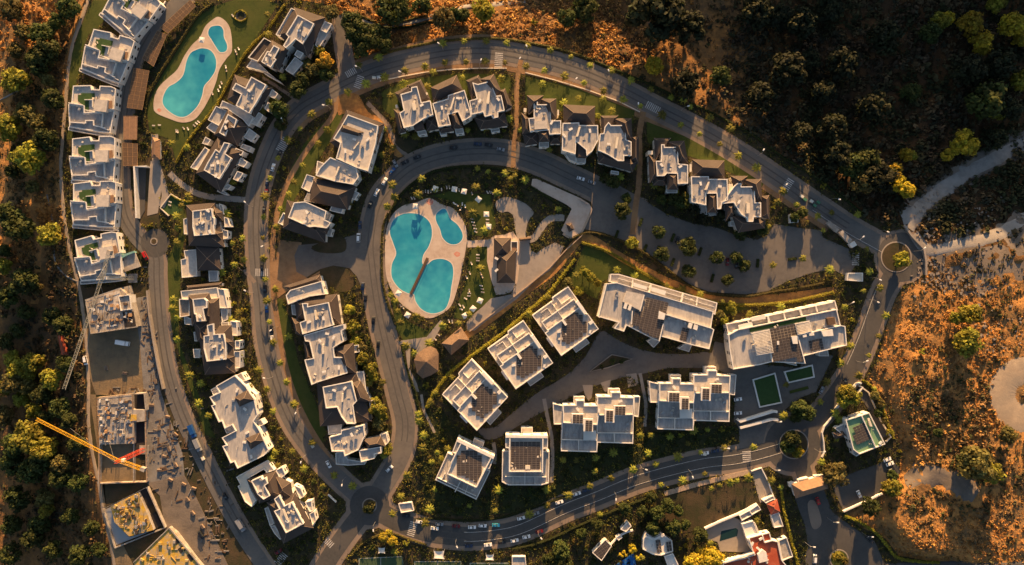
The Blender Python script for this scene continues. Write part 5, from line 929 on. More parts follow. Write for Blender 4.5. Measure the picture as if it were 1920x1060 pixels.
for x, y, a in ((315, 782, 10), (318, 842, 70), (309, 856, 15), (330, 872, 60), (300, 882, 0), (330, 815, 40), (299, 802, 85), (345, 908, 30), (352, 936, 60), (364, 916, 20), (288, 665, 80), (293, 715, 80), (362, 962, 50), (380, 987, 55), (285, 760, 5), (320, 900, 30), (235, 700, 10), (200, 690, 80)):
    o = bpy.data.objects.new('material_pallet', PM); COL.objects.link(o); o.location = (*W(x, y), .1); o.rotation_euler = (0, 0, R(-a)); pr_.append((o, x, y, 'loaded site', 'pallet', 'pallet'))
label_all(pr_, 'material pallets on the building site')
# ---------------------------------------------------------------- street lamps
LP = MB(); LP.bar((0, 0, 0), (0, 0, 8), .13, w2=.08, n=6); LP = LP.mesh('pole', K['steel'])
LA = MB(); LA.bar((0, 0, 7.9), (2.2, 0, 8.3), .07, n=5); LA = LA.mesh('arm', K['steel'])
LH = MB(); LH.box((2.4, 0, 8.3), (1.3, .62, .2)); LH.box((2.5, 0, 8.43), (.8, .45, .1)); LH = LH.mesh('lamp_head', K['lampw'])
lamps = []
for px, py in prs(num("822,81 749,134 667,124 902,112 527,221 606,197 987,86 975,109 1081,147 1141,132 1197,194 1291,199 1432,281 1574,374 1665,435 1619,444 1734,465 1651,525 1475,346 1647,567 1600,567 1626,677 459,379 491,462 459,545 507,620 495,709 554,775 564,867 641,910 700,995 857,1026 1212,881 1155,937 1299,895 1015,1010 1366,841 1546,847 1461,882 1571,980 1527,1026 1636,1007 1464,791")):
    hx, hy = W(px, py, 8.3); cx, cy = px-960, 530-py; an = math.atan2(cy, cx)+(.6 if (px+py) % 2 else -.5)
    r = empty('street_lamp', (hx-2.4*math.cos(an), hy-2.4*math.sin(an), .1), an)
    for n_, m_ in (('pole', LP), ('arm', LA), ('lamp_head', LH)): child(n_, m_, r)
    lamps.append((r, px, py, 'white-headed street lamp', 'lamp', 'street lamp'))
label_all(lamps, 'street lamps along the roads')
# ---------------------------------------------------------------- pool furniture
LG = MB(); LG.box((-.3, 0, .32), (1.35, .68, .1)); 
i_ = len(LG.v); LG.v += [(.35, -.34, .3), (1., -.34, .75), (1., .34, .75), (.35, .34, .3), (.35, -.34, .38), (1., -.34, .84), (1., .34, .84), (.35, .34, .38)]
for f in ((0, 1, 2, 3), (4, 5, 6, 7), (0, 1, 5, 4), (1, 2, 6, 5), (2, 3, 7, 6), (3, 0, 4, 7)): LG.f.append(tuple(i_+a for a in f)); LG.m.append(0)
for sx in (-.9, .3):
    for sy in (-.28, .28): LG.box((sx, sy, .15), (.08, .08, .3))
LG = LG.mesh('sun_lounger', K['lounger'])
ls = []
for k_, (px, py, a) in enumerate([(c[0], c[1], c[2]) for c in [(772, 372, 60), (777, 372, 60), (793, 360, 85), (798, 359, 85), (803, 360, 85), (808, 359, 85), (820, 357, 85), (828, 356, 85), (838, 352, 80), (843, 352, 80), (848, 354, 80), (861, 357, 80), (885, 363, 70), (914, 361, 60), (919, 361, 60), (923, 362, 60), (852, 382, 40), (857, 385, 40), (867, 383, 90), (872, 387, 80), (864, 392, 120), (882, 404, 15), (885, 411, 15), (887, 417, 12), (889, 423, 10), (891, 429, 10), (892, 435, 25), (914, 406, 5), (914, 412, 5), (914, 418, 5), (896, 478, 5), (896, 484, 5), (896, 489, 5), (884, 494, 60), (881, 512, 70), (875, 520, 60), (902, 513, 70), (904, 519, 60), (902, 536, 10), (904, 542, 10), (905, 548, 10), (880, 545, 80), (880, 550, 5), (879, 555, 5), (873, 560, 30), (862, 572, 50), (869, 575, 60), (865, 580, 20), (751, 573, 60), (756, 576, 60), (842, 602, 70), (848, 603, 80), (816, 636, 40), (822, 628, 30), (831, 611, 70),
 (441, 33, 55), (437, 30, 50), (442, 96, 70), (448, 92, 60), (444, 101, 70), (424, 126, 75), (425, 132, 75), (416, 156, 65), (413, 163, 65), (410, 170, 65), (399, 176, 65), (289, 236, 5), (300, 235, 5), (331, 246, 75), (334, 247, 75), (345, 241, 50), (353, 242, 60), (365, 236, 40), (369, 232, 40), (373, 229, 40), (320, 379, 20), (319, 385, 20)]]):
    o = bpy.data.objects.new('sun_lounger', LG); COL.objects.link(o); o.location = (*W(px, py), .12); o.rotation_euler = (0, 0, R(-a)); ls.append((o, px, py, 'pale sun lounger', 'lounger', 'sun lounger'))
label_all(ls, 'sun loungers on the pool lawns')
us = []
UT = MB()
for k in range(4):
    c = [(-1.5, -1.5), (1.5, -1.5), (1.5, 1.5), (-1.5, 1.5)]; a, b = c[k], c[(k+1) % 4]; UT.face([(*a, 2.3), (*b, 2.3), (0, 0, 2.8)]); UT.face([(*a, 2.1), (*b, 2.1), (*b, 2.3), (*a, 2.3)])
UT = UT.mesh('canopy', K['canvas']); UP = MB(); UP.bar((0, 0, 0), (0, 0, 2.75), .06); UP.box((0, 0, .06), (.7, .7, .12)); UP = UP.mesh('pole', K['steel'])
for px, py, a in ((852, 355, 10), (870, 359, 12), (897, 374, 40), (912, 402, 0), (916, 425, 5), (900, 564, 25), (887, 579, 40), (872, 592, 60), (764, 591, 30), (747, 550, 35), (779, 387, 5), (816, 354, 20), (378, 75, 10)):
    r = empty('parasol', (*W(px, py, 2.5), .1), R(-a)); child('canopy', UT, r); child('pole', UP, r); us.append((r, px, py, 'square white parasol', 'parasol', 'parasol'))
label_all(us, 'square parasols on the pool lawns')
# ---------------------------------------------------------------- vegetation
def leafq(mb, cols, c, n, s, shade, rn):     # one leaf-clump face
    n = Vector(n).normalized(); u = n.cross(Vector((rn.uniform(-1, 1), rn.uniform(-1, 1), rn.uniform(-1, 1)))).normalized(); v = n.cross(u); c = Vector(c); a = rn.uniform(.6, 1.15)*s; b = rn.uniform(.5, 1.)*s
    i = len(mb.v); mb.v += [tuple(c+u*a), tuple(c+v*b), tuple(c-u*a*.8), tuple(c-v*b*.9)]; mb.f.append((i, i+1, i+2, i+3)); mb.m.append(0)
    cols += [(shade[0], shade[1], shade[2], 1)]*4
def crown(seed, nb, nl, ls, mat, flat=.75, name='crown'):
    rn = random.Random(seed); mb = MB(); cols = []
    for b in range(nb):
        while True:
            p = Vector((rn.uniform(-1, 1), rn.uniform(-1, 1), rn.uniform(-.5, 1)))
            if .35 < p.length < .92: break
        br = rn.uniform(.2, .36); c = Vector((p.x*.85, p.y*.85, p.z*flat+1.15)); tone = rn.uniform(.65, 1.4); hue = rn.uniform(.88, 1.12)
        for l in range(nl):
            d_ = Vector((rn.gauss(0, 1), rn.gauss(0, 1), rn.gauss(.25, 1))).normalized(); t = tone*rn.uniform(.75, 1.25)
            leafq(mb, cols, c+d_*br*rn.uniform(.6, 1.05), d_+Vector((rn.uniform(-.6, .6), rn.uniform(-.6, .6), rn.uniform(-.2, .6))), ls, (t*hue, t, t/hue), rn)
    mb.c = cols; return mb.mesh(name, mat)
def trunkm(seed):
    rn = random.Random(seed); mb = MB(); p = Vector((0, 0, -.05)); q = Vector((rn.uniform(-.08, .08), rn.uniform(-.08, .08), .65)); mb.bar(p, q, .1, w2=.075, n=7)
    for k in range(4):
        a = k*1.6+rn.uniform(0, .6); e = q+Vector((math.cos(a)*.45, math.sin(a)*.45, rn.uniform(.35, .6))); mb.bar(q-Vector((0, 0, .05)), e, .055, w2=.02, n=5)
    return mb.mesh('trunk', K['bark'])
TRK = [trunkm(i) for i in range(3)]
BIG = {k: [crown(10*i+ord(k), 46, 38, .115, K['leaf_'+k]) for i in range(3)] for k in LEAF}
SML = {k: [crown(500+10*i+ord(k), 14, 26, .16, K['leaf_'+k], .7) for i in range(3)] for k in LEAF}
BUSH = {k: [crown(900+10*i+ord(k), 11, 20, .2, K['leaf_'+k], .55, 'shrub') for i in range(3)] for k in ('d', 'o', 'y')}
LOOK = {'k': 'dark evergreen', 'd': 'dark green', 'o': 'olive-brown', 'y': 'yellow-green', 'Y': 'golden sunlit', 'a': 'amber'}
rows = []; TREES = []
def tree(px, py, r, k, hs=1.):
    r = r*S*(1.2); k = {'d': 'k', 'o': 'd'}.get(k, k) if px > 1190 and py < 420 and px-py > 900 and (px, py) != (1620, 342) else k; x, y, z = WG(px, py, r*1.25*hs); i = len(rows)  # gully trees swap to darker leaves, shade put into the colour
    o = empty('broadleaf_tree', (x, y, z-.05), i*2.4); o.scale = (r, r, r*hs*random.uniform(.9, 1.1))
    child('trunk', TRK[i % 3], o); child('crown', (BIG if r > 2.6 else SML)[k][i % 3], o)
    sz = 'big' if r > 5.5 else 'small' if r < 3.3 else 'mid-sized'
    rows.append((o, px, py, f"{sz} {LOOK[k]} tree", 'tree', 'tree')); TREES.append((x, y, r))
TD = """75,62,20,d 85,95,22,d 70,120,20,d 62,105,14,d 25,150,22,y 98,185,18,d 45,212,18,o 15,240,22,y 70,228,15,o 85,262,19,d 18,18,20,o 95,50,12,o 125,14,18,d 108,40,14,d 40,60,14,o 50,297,26,y 92,440,20,y 5,470,12,d 35,425,24,d 14,398,20,d 40,530,24,d 6,498,14,y 92,592,16,d 118,612,17,d 10,640,14,d 60,680,18,y 30,692,18,y 95,710,18,y 52,702,14,y 24,716,20,o 50,724,15,o 38,750,14,y 6,780,18,o 62,772,14,y 85,785,14,d 120,682,15,d 112,765,17,d 20,672,14,y 76,742,18,d 8,728,15,y
50,820,28,y 82,842,22,y 28,832,22,d 76,862,22,d 20,872,22,d 55,884,22,d 82,935,16,o 86,958,14,y 30,935,22,d 110,900,18,d 145,905,16,d 70,985,18,d 60,1012,20,d 15,1040,20,d 170,992,13,d 150,1040,18,d 184,1032,13,d 115,870,16,o 100,1030,16,d 130,970,15,d 20,985,17,d 142,830,15,d 128,790,14,d 60,350,11,o 20,320,13,d 90,150,12,o 30,95,13,o 10,560,18,d 50,585,14,d 30,620,13,d 65,540,12,o
621,22,13,o 660,42,18,d 670,60,20,d 690,70,21,d 711,66,19,d 681,84,19,d 718,82,15,d 732,16,27,d 752,12,20,d 790,10,17,d 832,35,19,o 852,26,14,d 905,20,21,y 868,28,12,d 609,114,14,a 585,131,12,o 566,150,13,d 556,170,15,d 612,140,12,d 522,205,16,d 600,96,10,y 526,232,12,d
1003,41,6,y 1228,122,16,Y 1285,158,19,d 1232,18,36,d 1268,26,34,d 1100,12,24,d 1062,32,17,d 1292,52,22,d 1352,140,16,o 1380,60,24,d 1420,20,26,d 1400,110,20,d 1430,180,18,d 1470,220,20,d 1450,260,16,d 1556,15,18,d 1670,10,18,d 1762,40,17,y 1778,35,12,Y 1820,45,22,Y 1843,80,20,Y 1725,95,22,o 1870,5,16,y 1900,46,22,Y 1915,72,14,Y 1745,62,18,o 1640,135,16,o 1622,120,12,d 1708,175,14,o 1850,186,22,o 1876,206,18,y 1890,202,20,d 1915,150,18,y 1680,250,22,o 1808,266,20,Y 1545,172,20,d 1510,188,18,d 1520,110,18,d 1480,130,22,d 1590,80,16,d 1462,32,24,d 1760,120,22,d 1500,42,24,d 1610,30,22,d 1660,70,20,d 1580,120,22,d 1600,200,24,d 1560,240,22,d 1640,200,20,d 1780,180,22,d 1740,230,22,d 1820,130,24,d 1530,290,18,d 1570,290,20,d 1700,30,18,d 1880,120,20,d 1500,250,20,d
1650,332,28,d 1602,312,22,o 1620,342,20,o 1648,320,15,Y 1678,320,14,Y 1672,334,11,Y 1656,346,13,Y 1690,346,14,Y 1704,358,13,Y 1700,291,12,Y 1711,292,9,y 1626,300,20,o 1660,290,21,o 1800,276,15,Y 1778,291,11,Y 1822,276,14,Y 1868,262,13,d 1692,486,14,y 1684,494,8,d 1820,590,19,y 1793,596,11,y 1816,642,24,y 1730,660,6,y 1760,812,8,d 1832,872,28,o 1862,886,20,y 1815,860,16,d 1675,915,16,y 1632,950,16,d 1890,816,14,o 1570,890,21,o 1556,884,12,o 1675,892,9,d 1486,822,14,d 1500,846,8,Y 1478,838,12,d 1494,852,8,y 1500,768,16,d 1516,776,13,d 1490,782,11,d 1590,736,15,y 1602,746,13,y 1582,752,12,y 1580,742,11,d 690,956,9,d 697,946,7,o
1320,1050,20,Y 1300,1056,16,Y 1340,1046,17,Y 1186,1030,11,Y 1168,1040,10,Y 1198,1044,10,Y 1285,1023,6,Y 1276,1029,5,Y 1312,1002,13,d 1222,935,14,d 1232,962,17,d 1262,990,20,d 1226,992,18,d 1252,950,18,d 1050,1032,16,d 1056,1052,16,d 1172,955,15,d 1120,985,14,d 1090,1000,13,d 1030,1050,13,d 1205,960,14,d 1272,958,13,d 1285,985,13,d
1169,395,15,d 1235,435,12,d 1291,463,16,d 1242,475,14,d 1344,484,12,d 1292,509,12,d 1380,482,11,d 1397,499,11,d 1365,525,10,d 1185,456,11,y 656,582,10,y 661,612,12,y 666,642,10,y 680,672,12,y 694,692,12,y 676,655,11,o 700,705,10,y 706,766,14,y 716,780,10,y 710,795,12,o 690,715,9,y 725,845,10,y 702,752,9,y
1175,372,9,d 1150,340,12,d 1135,335,10,d 1278,380,12,d 1260,372,10,d 1300,395,12,d 1320,410,12,d 1240,375,9,d 1390,440,11,d 1430,430,10,d 1350,405,11,d 1545,350,6,y 1490,408,8,o 1506,400,9,o
575,120,9,o 1095,510,9,y 1108,520,9,y 1120,530,8,y 1065,530,9,o 1085,545,9,y 1350,590,8,o 1372,575,9,y 1358,600,8,y 1640,742,8,o 1652,758,8,o 1660,790,7,o 1648,775,8,d 1668,812,7,y 735,1015,9,Y 1148,677,6,d 1128,688,5,d 1166,677,5,d 1573,1046,11,y 1582,1052,8,o 650,150,0,d 718,1008,8,Y 730,1000,7,Y 762,1018,6,y 440,1010,0,d"""
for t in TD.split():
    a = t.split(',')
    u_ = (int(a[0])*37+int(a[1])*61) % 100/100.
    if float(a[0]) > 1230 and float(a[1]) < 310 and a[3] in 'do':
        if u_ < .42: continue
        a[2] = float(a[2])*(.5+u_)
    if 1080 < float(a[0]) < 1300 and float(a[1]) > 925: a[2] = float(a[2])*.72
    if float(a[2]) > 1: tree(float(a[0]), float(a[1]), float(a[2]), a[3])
label_all(rows, 'trees on the slopes and in the gardens')
# palms
def palmcrown(seed, mat):
    rn = random.Random(seed); mb = MB(); cols = []; nf = 20
    for f in range(nf):
        a = f*2.399+rn.uniform(-.2, .2); el = rn.uniform(-.1, 1.15); L = rn.uniform(.8, 1.1); n = 5; t0 = rn.uniform(.6, 1.3); up = math.sin(el); fl = math.cos(el)
        pts = []
        for k in range(n+1):
            s = k/n; pts.append(Vector((math.cos(a)*L*s*(.35+.65*fl+.25*s), math.sin(a)*L*s*(.35+.65*fl+.25*s), L*(s*up*.75-s*s*(.55+.25*up)))))
        sd = Vector((-math.sin(a), math.cos(a), 0))
        for k in range(n):
            w0, w1 = [.16*math.sin(math.pi*min(.12+.9*q/n, 1)) for q in (k, k+1)]; dn = Vector((0, 0, -.05))
            for sg in (-1, 1):
                i = len(mb.v); mb.v += [tuple(pts[k]), tuple(pts[k+1]), tuple(pts[k+1]+sd*sg*w1+dn), tuple(pts[k]+sd*sg*w0+dn)]; mb.f.append((i, i+1, i+2, i+3)); mb.m.append(0); cols += [(t0, t0*rn.uniform(.9, 1.1), t0*.9, 1)]*4
    mb.c = cols; return mb.mesh('crown', mat)
PCR = [palmcrown(i, K['frond']) for i in range(5)]
PT = MB()
for k in range(6): PT.bar((.04*math.sin(k), .04*math.cos(k), k/6-.02), (.04*math.sin(k+1), .04*math.cos(k+1), (k+1)/6), .16-.012*k, w2=.13-.012*k, n=7)
PT = PT.mesh('trunk', K['bark'])
prow = []
PD = """686,157 652,172 616,191 720,144 759,132 797,124 834,117 874,116 910,115 947,117 672,122 710,107 670,102 830,80 870,77 912,77 950,80 812,135 732,180 801,162 757,157 867,145 940,147 585,86 501,27 502,64 584,214 562,241 612,242 721,242 759,251 779,255 802,242 876,244 910,241 954,222 491,209 530,144 510,186 539,262
986,124 1021,132 1059,142 1095,155 1132,170 1132,185 1169,186 1201,199 1242,216 1277,234 1312,251 990,86 1032,94 1071,106 1107,122 1147,132 1184,150 1221,167 1259,182 1295,200 1332,220 1370,240 1017,157 1085,184 1057,192 1147,207 1122,217 977,244 992,262 1282,186
329,406 332,427 330,454 339,386 425,401 350,276 319,269 352,369 434,342 454,447 456,487 439,497 435,456 415,510 412,525 496,369 567,310 550,341 596,269 517,426 494,407 492,446 494,485 497,524 525,392 541,364 716,290 737,276 739,369 790,335 816,355 784,364 892,351 895,316 932,362 886,400 907,432 897,466 901,504 947,325 957,335 915,322 735,346 726,387 506,334 521,297 655,381
965,330 984,337 1047,392 1030,280 1227,347 1242,355 1269,361 1287,367 1292,384 1309,397 1164,331 1186,311 1385,292 1420,314 1350,270 1385,434 1080,517 1190,517 1157,505 1469,359 1459,379 1495,384 1506,391 1560,399 1534,405 1544,432 1609,402 1626,467 1632,509 1450,497 1506,485 1557,506 1442,425
322,580 331,597 332,637 324,562 422,562 446,587 456,602 431,601 436,617 441,635 447,666 441,681 410,539 375,720 372,757 467,725 355,705 390,780 516,542 500,564 505,604 512,642 540,631 524,681 485,695 500,730 511,772 537,717 551,759 652,577 665,632 692,720 717,717 761,649 776,662 805,644 732,554 740,565 745,584 751,605 780,595 879,590 830,612 860,607 847,707 815,737 807,755 784,777 785,790 710,757
794,817 792,840 839,842 827,860 809,867 820,849 815,919 764,892 752,932 736,964 805,956 721,1011 719,854 726,835 626,892 661,912 585,830 569,880 547,847 519,874 507,861 514,849 605,912 929,959 880,949 935,920 797,982 740,1035 567,935
1025,919 1151,849 1117,859 1081,864 1056,864 1116,885 1201,817 1221,817 1257,819 1301,807 1327,806 1216,851 1199,837 1290,832 1187,881 1146,897 1272,857 1230,871 1314,849 1359,841 1026,949 992,965 1066,930 1106,912 1414,839 1322,889 1281,902 1240,910 1125,965 1334,917 1350,911 1370,905 1382,902 1404,897 1205,1047 1420,976 1332,1019
1620,546 1651,540 1585,576 1662,592 1649,631 1630,667 1595,649 1577,682 1465,575 1612,705 1640,730 1655,762 1552,717 1539,754 1470,780 1475,722 1567,775 1575,787 1565,806 1570,824 1541,867 1447,902 1465,915 1027,557 992,590 1250,535 1280,542 1314,552 1356,566 1376,586 1406,589 1150,535"""
for i, t in enumerate(PD.split()):
    px, py = map(float, t.split(',')); h = [2.6, 3.4, 4.4, 5.2][(i*7+int(px)) % 4]; r = random.uniform(1.6, 2.9)
    x, y, z = WG(px, py, h); o = empty('palm_tree', (x, y, z), i*1.7)
    a = child('trunk', PT, o); a.scale = (1, 1, h); c = child('crown', PCR[i % 5], o); c.location = (0, 0, h); c.scale = (r, r, r)
    block([(px-3, py-3), (px+3, py-3), (px+3, py+3), (px-3, py+3)])
    prow.append((o, px, py, ('wide' if r > 2.5 else 'small' if r < 2.0 else 'bushy')+' palm', 'palm', 'palm'))
label_all(prow, 'palms along the roads and in the gardens')
# hedges
def hedge(label, path, w, h, k='y', n=None, base=None):
    p = smooth(pl(path), 5); rn = random.Random(len(p)); mb = MB(); cols = []; c0 = WG(*p[0])[:2]; core = MB()
    q = [WG(*a) for a in p]; tot = 0
    for i in range(len(q)-1):
        A, B = Vector(q[i]), Vector(q[i+1]); l = (B-A).length; t = (B-A).normalized(); sd = Vector((-t.y, t.x, 0)); z0 = A.z
        core.bar((A.x-c0[0], A.y-c0[1], z0+h*.4), (B.x-c0[0], B.y-c0[1], B.z+h*.4), w*.55, n=6)
        for j in range(max(2, int(l*w*3.2))):
            u_ = rn.uniform(-1, 1); hh = h*(1-.35*u_*u_)*rn.uniform(.7, 1.15); c = A+(B-A)*rn.random()+sd*(u_*w/2); tt = rn.uniform(.55, 1.35)
            leafq(mb, cols, (c.x-c0[0], c.y-c0[1], c.z+hh), (sd.x*u_*.6+rn.gauss(0, .5), sd.y*u_*.6+rn.gauss(.25, .6), .55), .36, (tt, tt, tt*.9), rn)
    core.c = [(.5, .5, .5, 1)]*len(core.v); off = len(mb.v); mb.v += core.v; mb.f += [tuple(a+off for a in f) for f in core.f]; mb.m += core.m; mb.c = cols+core.c
    o = mb.build('hedge', K['leaf_'+('h' if k == 'y' else k)]); o.location = (*c0, 0); tag(o, label, 'hedge'); block(band(p, w/S))
hedge("long clipped hedge along the left side of the hourglass pool lawn", "402,6 372,30 340,78 308,128 288,162 276,192 272,242", 1.6, 1.6, 'o'); hedge("hedge between the pool lawn and the T-shaped roof row", "536,8 500,60 478,80 455,110 430,155 405,200 378,234 352,268 331,306", 1.7, 1.7, 'y')
hedge("dry-edged hedge along the upper edge of the top road", "700,112 732,98 780,87 830,78 905,73 960,76 1010,85 1060,96 1110,113", 1.8, 1.5, 'o'); hedge("dark hedge along the valley side of the top road, right half", "1115,116 1160,134 1210,155 1260,178 1335,213 1410,253 1465,294 1515,324 1590,379 1620,405", 1.6, 1.3, 'd')
hedge("bright hedge curving round the lawn above the solar blocks", "800,765 815,735 842,700 872,676 905,652 945,622 985,588 1025,553 1060,510 1078,485", 2.4, 1.8, 'y'); hedge("sunlit hedge between the car park bank and the long solar block", "1090,455 1140,472 1200,508 1258,540 1330,565 1400,572 1480,566 1562,548", 2.2, 1.6, 'y')
hedge("hedge on the car park edge of the dry bank", "1068,452 1094,438 1130,440 1170,455 1210,476 1252,506 1292,536 1332,551 1400,556 1440,549 1500,540 1560,527", 2., 1.5, 'o'); hedge("yellow hedge beside the entrance road below the gatehouse", "1464,920 1468,950 1476,985 1488,1030 1496,1064", 2., 1.7, 'y')
hedge("yellow hedge along the lower edge of the orange field", "1582,966 1610,978 1640,998 1662,1022 1680,1044 1720,1052 1760,1054", 2.2, 1.6, 'y'); hedge("clipped hedge edging the two parts of the field path", "644,22 680,32 706,42 745,42 800,30", 1.6, 1.3, 'o'); hedge("lower hedge of the field path", "660,40 720,52 760,52 800,44 830,36", 1.6, 1.4, 'd')
hedge("dark hedge on the inner road's pool side", "735,400 748,370 780,340 820,320 880,312 940,318 980,330", 2., 1.3, 'd'); hedge("dark hedge left of the three-lobed pool", "728,400 718,430 716,480 718,530 728,570 742,610", 1.8, 1.3, 'o'); hedge("dark hedge under the ramp deck", "992,348 1030,372 1064,392", 1.8, 1.3, 'd')
hedge("curving hedge beside the white V-shaped garden wall", "322,366 335,374 350,378 362,378", 1.4, 1.3, 'y'); hedge("hedge along the inner garden edge left of many-sided hut", "754,645 758,670 766,700 780,738 786,770 796,800", 1.6, 1.2, 'd'); hedge("hedge on the outer edge of the villa drive", "1616,712 1640,732 1652,762 1662,790 1674,822", 2., 1.6, 'y')
hedge("dark clipped hedge below the lower road, left part", "660,1040 690,1012 730,1000 770,1012 800,1022", 1.6, 1.2, 'o'); hedge("dark hedge along the lower edge of the lower road", "960,1030 1020,1015 1080,988 1150,958 1210,935", 2.2, 1.4, 'd'); hedge("round hedge ring in the pool lawn near the top edge", "452,20 462,26 462,36 452,41 442,36 442,26 451,20", 1.2, 1.2, 'y')
hedge("stepped hedge below the small roundabout's right exit", "778,975 800,972 860,975 930,972 1000,952 1060,930", 1.6, 1., 'd')
cp = []
HM = MB(); rn_ = random.Random(5); cl_ = []
for j in range(150): leafq(HM, cl_, (rn_.uniform(-2.4, 2.4), rn_.uniform(-.7, .7), rn_.uniform(.7, 1.2)), (rn_.uniform(-.6, .6), rn_.uniform(-.6, .6), 1), .3, (1, 1, 1), rn_)
n0_ = len(HM.v); HM.box((0, 0, .45), (4.8, 1.4, .9)); cl_ += [(.6, .6, .6, 1)]*(len(HM.v)-n0_); HM.c = cl_; HM = HM.mesh('clipped_hedge', K['leaf_d'])
for x, y, a in ((1156, 440, -70), (1209, 466, -65), (1261, 446, -68), (1312, 472, -70), (1261, 492, -70), (1335, 522, -75), (1420, 494, -85), (1201, 417, -70), (1485, 486, -5)):
    o = bpy.data.objects.new('clipped_hedge', HM); COL.objects.link(o); o.location = (*W(x, y), .1); o.rotation_euler = (0, 0, R(-a)); cp.append((o, x, y, 'short dark clipped hedge block', 'hedge block', 'hedge'))
label_all(cp, 'clipped hedge blocks in the car park')
# shrubs in the beds, each its own object, then fine ground cover
for p in (R1, R2, R3, R4, R5, R6): pass
rn = random.Random(11); srow = []; occ = BLOCK.copy()
devm = inside(DEV, _gx, _gy); sitem = np.zeros_like(devm)
for p in ("150,540 300,530 330,780 420,950 480,1060 200,1060 160,700", "255,300 300,300 300,420 255,420", "556,455 640,440 660,500 600,560 520,560"): sitem |= inside(pl(p), _gx, _gy)
free = np.argwhere(devm & ~BLOCK & ~sitem)
tries = 0
while len(srow) < 298 and tries < 20000:
    tries += 1; j, i = free[rn.randrange(len(free))]; r = rn.uniform(1.1, 2.3); c = int(r/S/2)+1
    if occ[max(0, j-c):j+c+1, max(0, i-c):i+c+1].any(): continue
    occ[max(0, j-c):j+c+1, max(0, i-c):i+c+1] = True
    px, py = i*2+1., j*2+1.; k = rn.choice('ddoy' if py < 900 else 'dddo'); x, y, z = WG(px, py, .8)
    o = bpy.data.objects.new('shrub', BUSH[k][len(srow) % 3]); COL.objects.link(o); o.location = (x, y, z-r*.75); o.scale = (r, r, r*.95); o.rotation_euler = (0, 0, rn.uniform(0, 6)); srow.append((o, px, py, ('large ' if r > 1.8 else 'low ')+LOOK[k]+' shrub', 'shrub', 'shrub'))
label_all(srow, 'shrubs in the garden beds')
mb = MB(); cols = []
for _ in range(18000):
    j, i = free[rn.randrange(len(free))]; x, y = W(i*2+rn.random()*2, j*2+rn.random()*2); big = rn.random() < .25; t = rn.choice([(.035, .05, .014), (.028, .04, .012), (.07, .07, .018), (.13, .12, .022), (.05, .036, .018), (.045, .06, .014), (.2, .18, .03)])
    for k in range(5):
        f = rn.uniform(.7, 1.3); leafq(mb, cols, (x+rn.gauss(0, .5), y+rn.gauss(0, .5), rn.uniform(.15, 1.4 if big else .7)), (rn.gauss(0, .8), rn.gauss(.2, .9), .7), .42, tuple(c*f for c in t), rn)
mb.c = cols; tag(mb.build('ground_cover', K['plant']), kind='stuff')
# dry grass and scrub on the slopes
PR = [(30, 0, 560, 'x')]
def scrub(n, seed, name, box, pal, smin, smax, dens=1.):
    rs = np.random.RandomState(seed); xs = rs.uniform(box[0], box[2], n); ys = rs.uniform(box[1], box[3], n); xs += rs.normal(0, 45, n)*(np.abs(xs-(box[0]+box[2])/2) > (box[2]-box[0])*.28); ys += rs.normal(0, 18, n); ok = ~inside(DEV, xs, ys)
    ii, jj = np.clip((xs/2).astype(int), 0, 959), np.clip((ys/2).astype(int), 0, 529); inb = (xs >= 0) & (xs < 1920) & (ys >= 0) & (ys < 1060); ok &= ~(inb & BLOCK[jj, ii])
    cl = vnoise(xs/16.+seed, ys/16.); ok &= (cl+rs.uniform(-.45, .45, n)) > -.12
    mb = MB(); cols = []; rn = random.Random(seed)
    xs, ys = xs[ok], ys[ok]; wx, wy = (xs-960)*S, (530-ys)*S; zz = gz(wx, wy)
    for x, y, z in zip(wx.tolist(), wy.tolist(), zz.tolist()):
        s = smin+(smax-smin)*rn.random()**1.8; t = pal[min(len(pal)-1, max(0, int((vnoise(np.array([x/19.]), np.array([y/19.+seed]))[0]*1.2+.5)*len(pal)+rn.gauss(0, .8))))]; f0 = rn.uniform(.7, 1.3)
        for q in range(9):
            f = f0*rn.uniform(.88, 1.12); a = rn.uniform(0, 6.28); rr = rn.random()**.5*s
            hx, hy = math.cos(a)*rr, math.sin(a)*rr; leafq(mb, cols, (x+hx, y+hy, z+s*(.62-.45*(rr/s)**2)+rn.uniform(-.06, .06)), (hx/s*1.3+rn.gauss(0, .2), hy/s*1.3+rn.gauss(.15, .3), .5), s*.5, tuple(c*f for c in t), rn)
    mb.c = cols; tag(mb.build(name, K['drytuft']), kind='stuff')
OR = [(.43, .205, .055), (.37, .175, .048), (.31, .15, .05), (.44, .24, .07), (.25, .14, .05)]; BR = [(.17, .105, .05), (.11, .078, .04), (.07, .062, .028), (.21, .125, .055), (.05, .055, .02)]; DK = [(.06, .045, .025), (.04, .042, .018), (.09, .06, .035), (.05, .05, .03)]
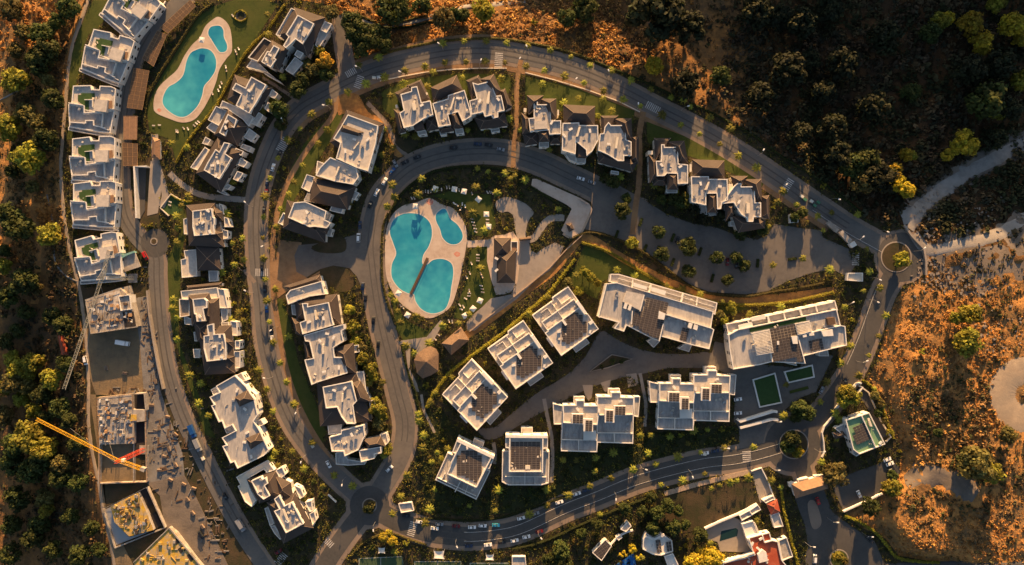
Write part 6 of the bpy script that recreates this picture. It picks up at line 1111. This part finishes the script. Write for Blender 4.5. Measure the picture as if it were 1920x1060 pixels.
scrub(15000, 21, 'dry_grass', (1600, 540, 1960, 1075), OR+BR[:1], .3, .95); scrub(1500, 29, 'scrub', (1640, 560, 1940, 1060), OR[3:]+BR, .6, 1.9); scrub(1500, 22, 'scrub', (1640, 720, 1900, 960), BR+DK, .9, 2.1); scrub(7000, 23, 'dry_grass', (560, -20, 1200, 140), [(.5, .25, .06), (.44, .21, .055), (.38, .19, .06), (.5, .28, .08), (.3, .16, .06)], .7, 1.9)
scrub(3800, 24, 'scrub', (960, -20, 1560, 420), BR+OR[2:3]+DK[:2], .8, 2.); scrub(9500, 25, 'scrub', (1380, -20, 1960, 430), DK+BR[1:3]+[(.035, .04, .016)], 1.1, 3.2); scrub(5000, 26, 'dry_grass', (-30, -20, 170, 520), OR+BR, .6, 1.9); scrub(3600, 27, 'scrub', (-30, 450, 220, 1080), BR+DK, .9, 2.3); scrub(1300, 28, 'scrub', (1690, 330, 1950, 560), BR+DK[:2], .6, 1.6)  # north-east scrub takes dark tones, valley shade put into its colour
# boulders and rubble
mb = MB(); rn = random.Random(8)
for _ in range(280):
    cx, cy, sp = rn.choice([(1748, 370, 14), (1742, 440, 16), (1745, 500, 14), (1752, 530, 22), (1800, 460, 45), (1860, 400, 35), (1815, 545, 30), (1735, 400, 14), (1870, 620, 40), (1760, 525, 16)])
    px, py = rn.gauss(cx, sp), rn.gauss(cy, sp*.6); x, y, z = WG(px, py); mb.box((x, y, z+.2), (rn.uniform(.4, 1.8), rn.uniform(.4, 1.4), rn.uniform(.4, 1.1)), rn.uniform(0, 3))
tag(mb.build('rubble', K['rubble']), kind='stuff')
mb = MB()
for _ in range(300):
    cx, cy, sx, sy = rn.choice([(330, 860, 25, 40), (400, 950, 18, 35), (408, 1010, 14, 25), (300, 830, 15, 30), (275, 600, 5, 40), (288, 690, 3, 40), (240, 735, 25, 5), (325, 830, 10, 30)])
    x, y = W(rn.gauss(cx, sx), rn.gauss(cy, sy)); mb.box((x, y, .25), (rn.uniform(.4, 4.5), rn.uniform(.15, .9), rn.uniform(.2, .7)), rn.choice([0, .3, 1.2, 1.57, rn.uniform(0, 3)]), rn.randrange(3))
tag(mb.build('building_debris', [K['mud'], K['wood'], K['sitec']]), kind='stuff')
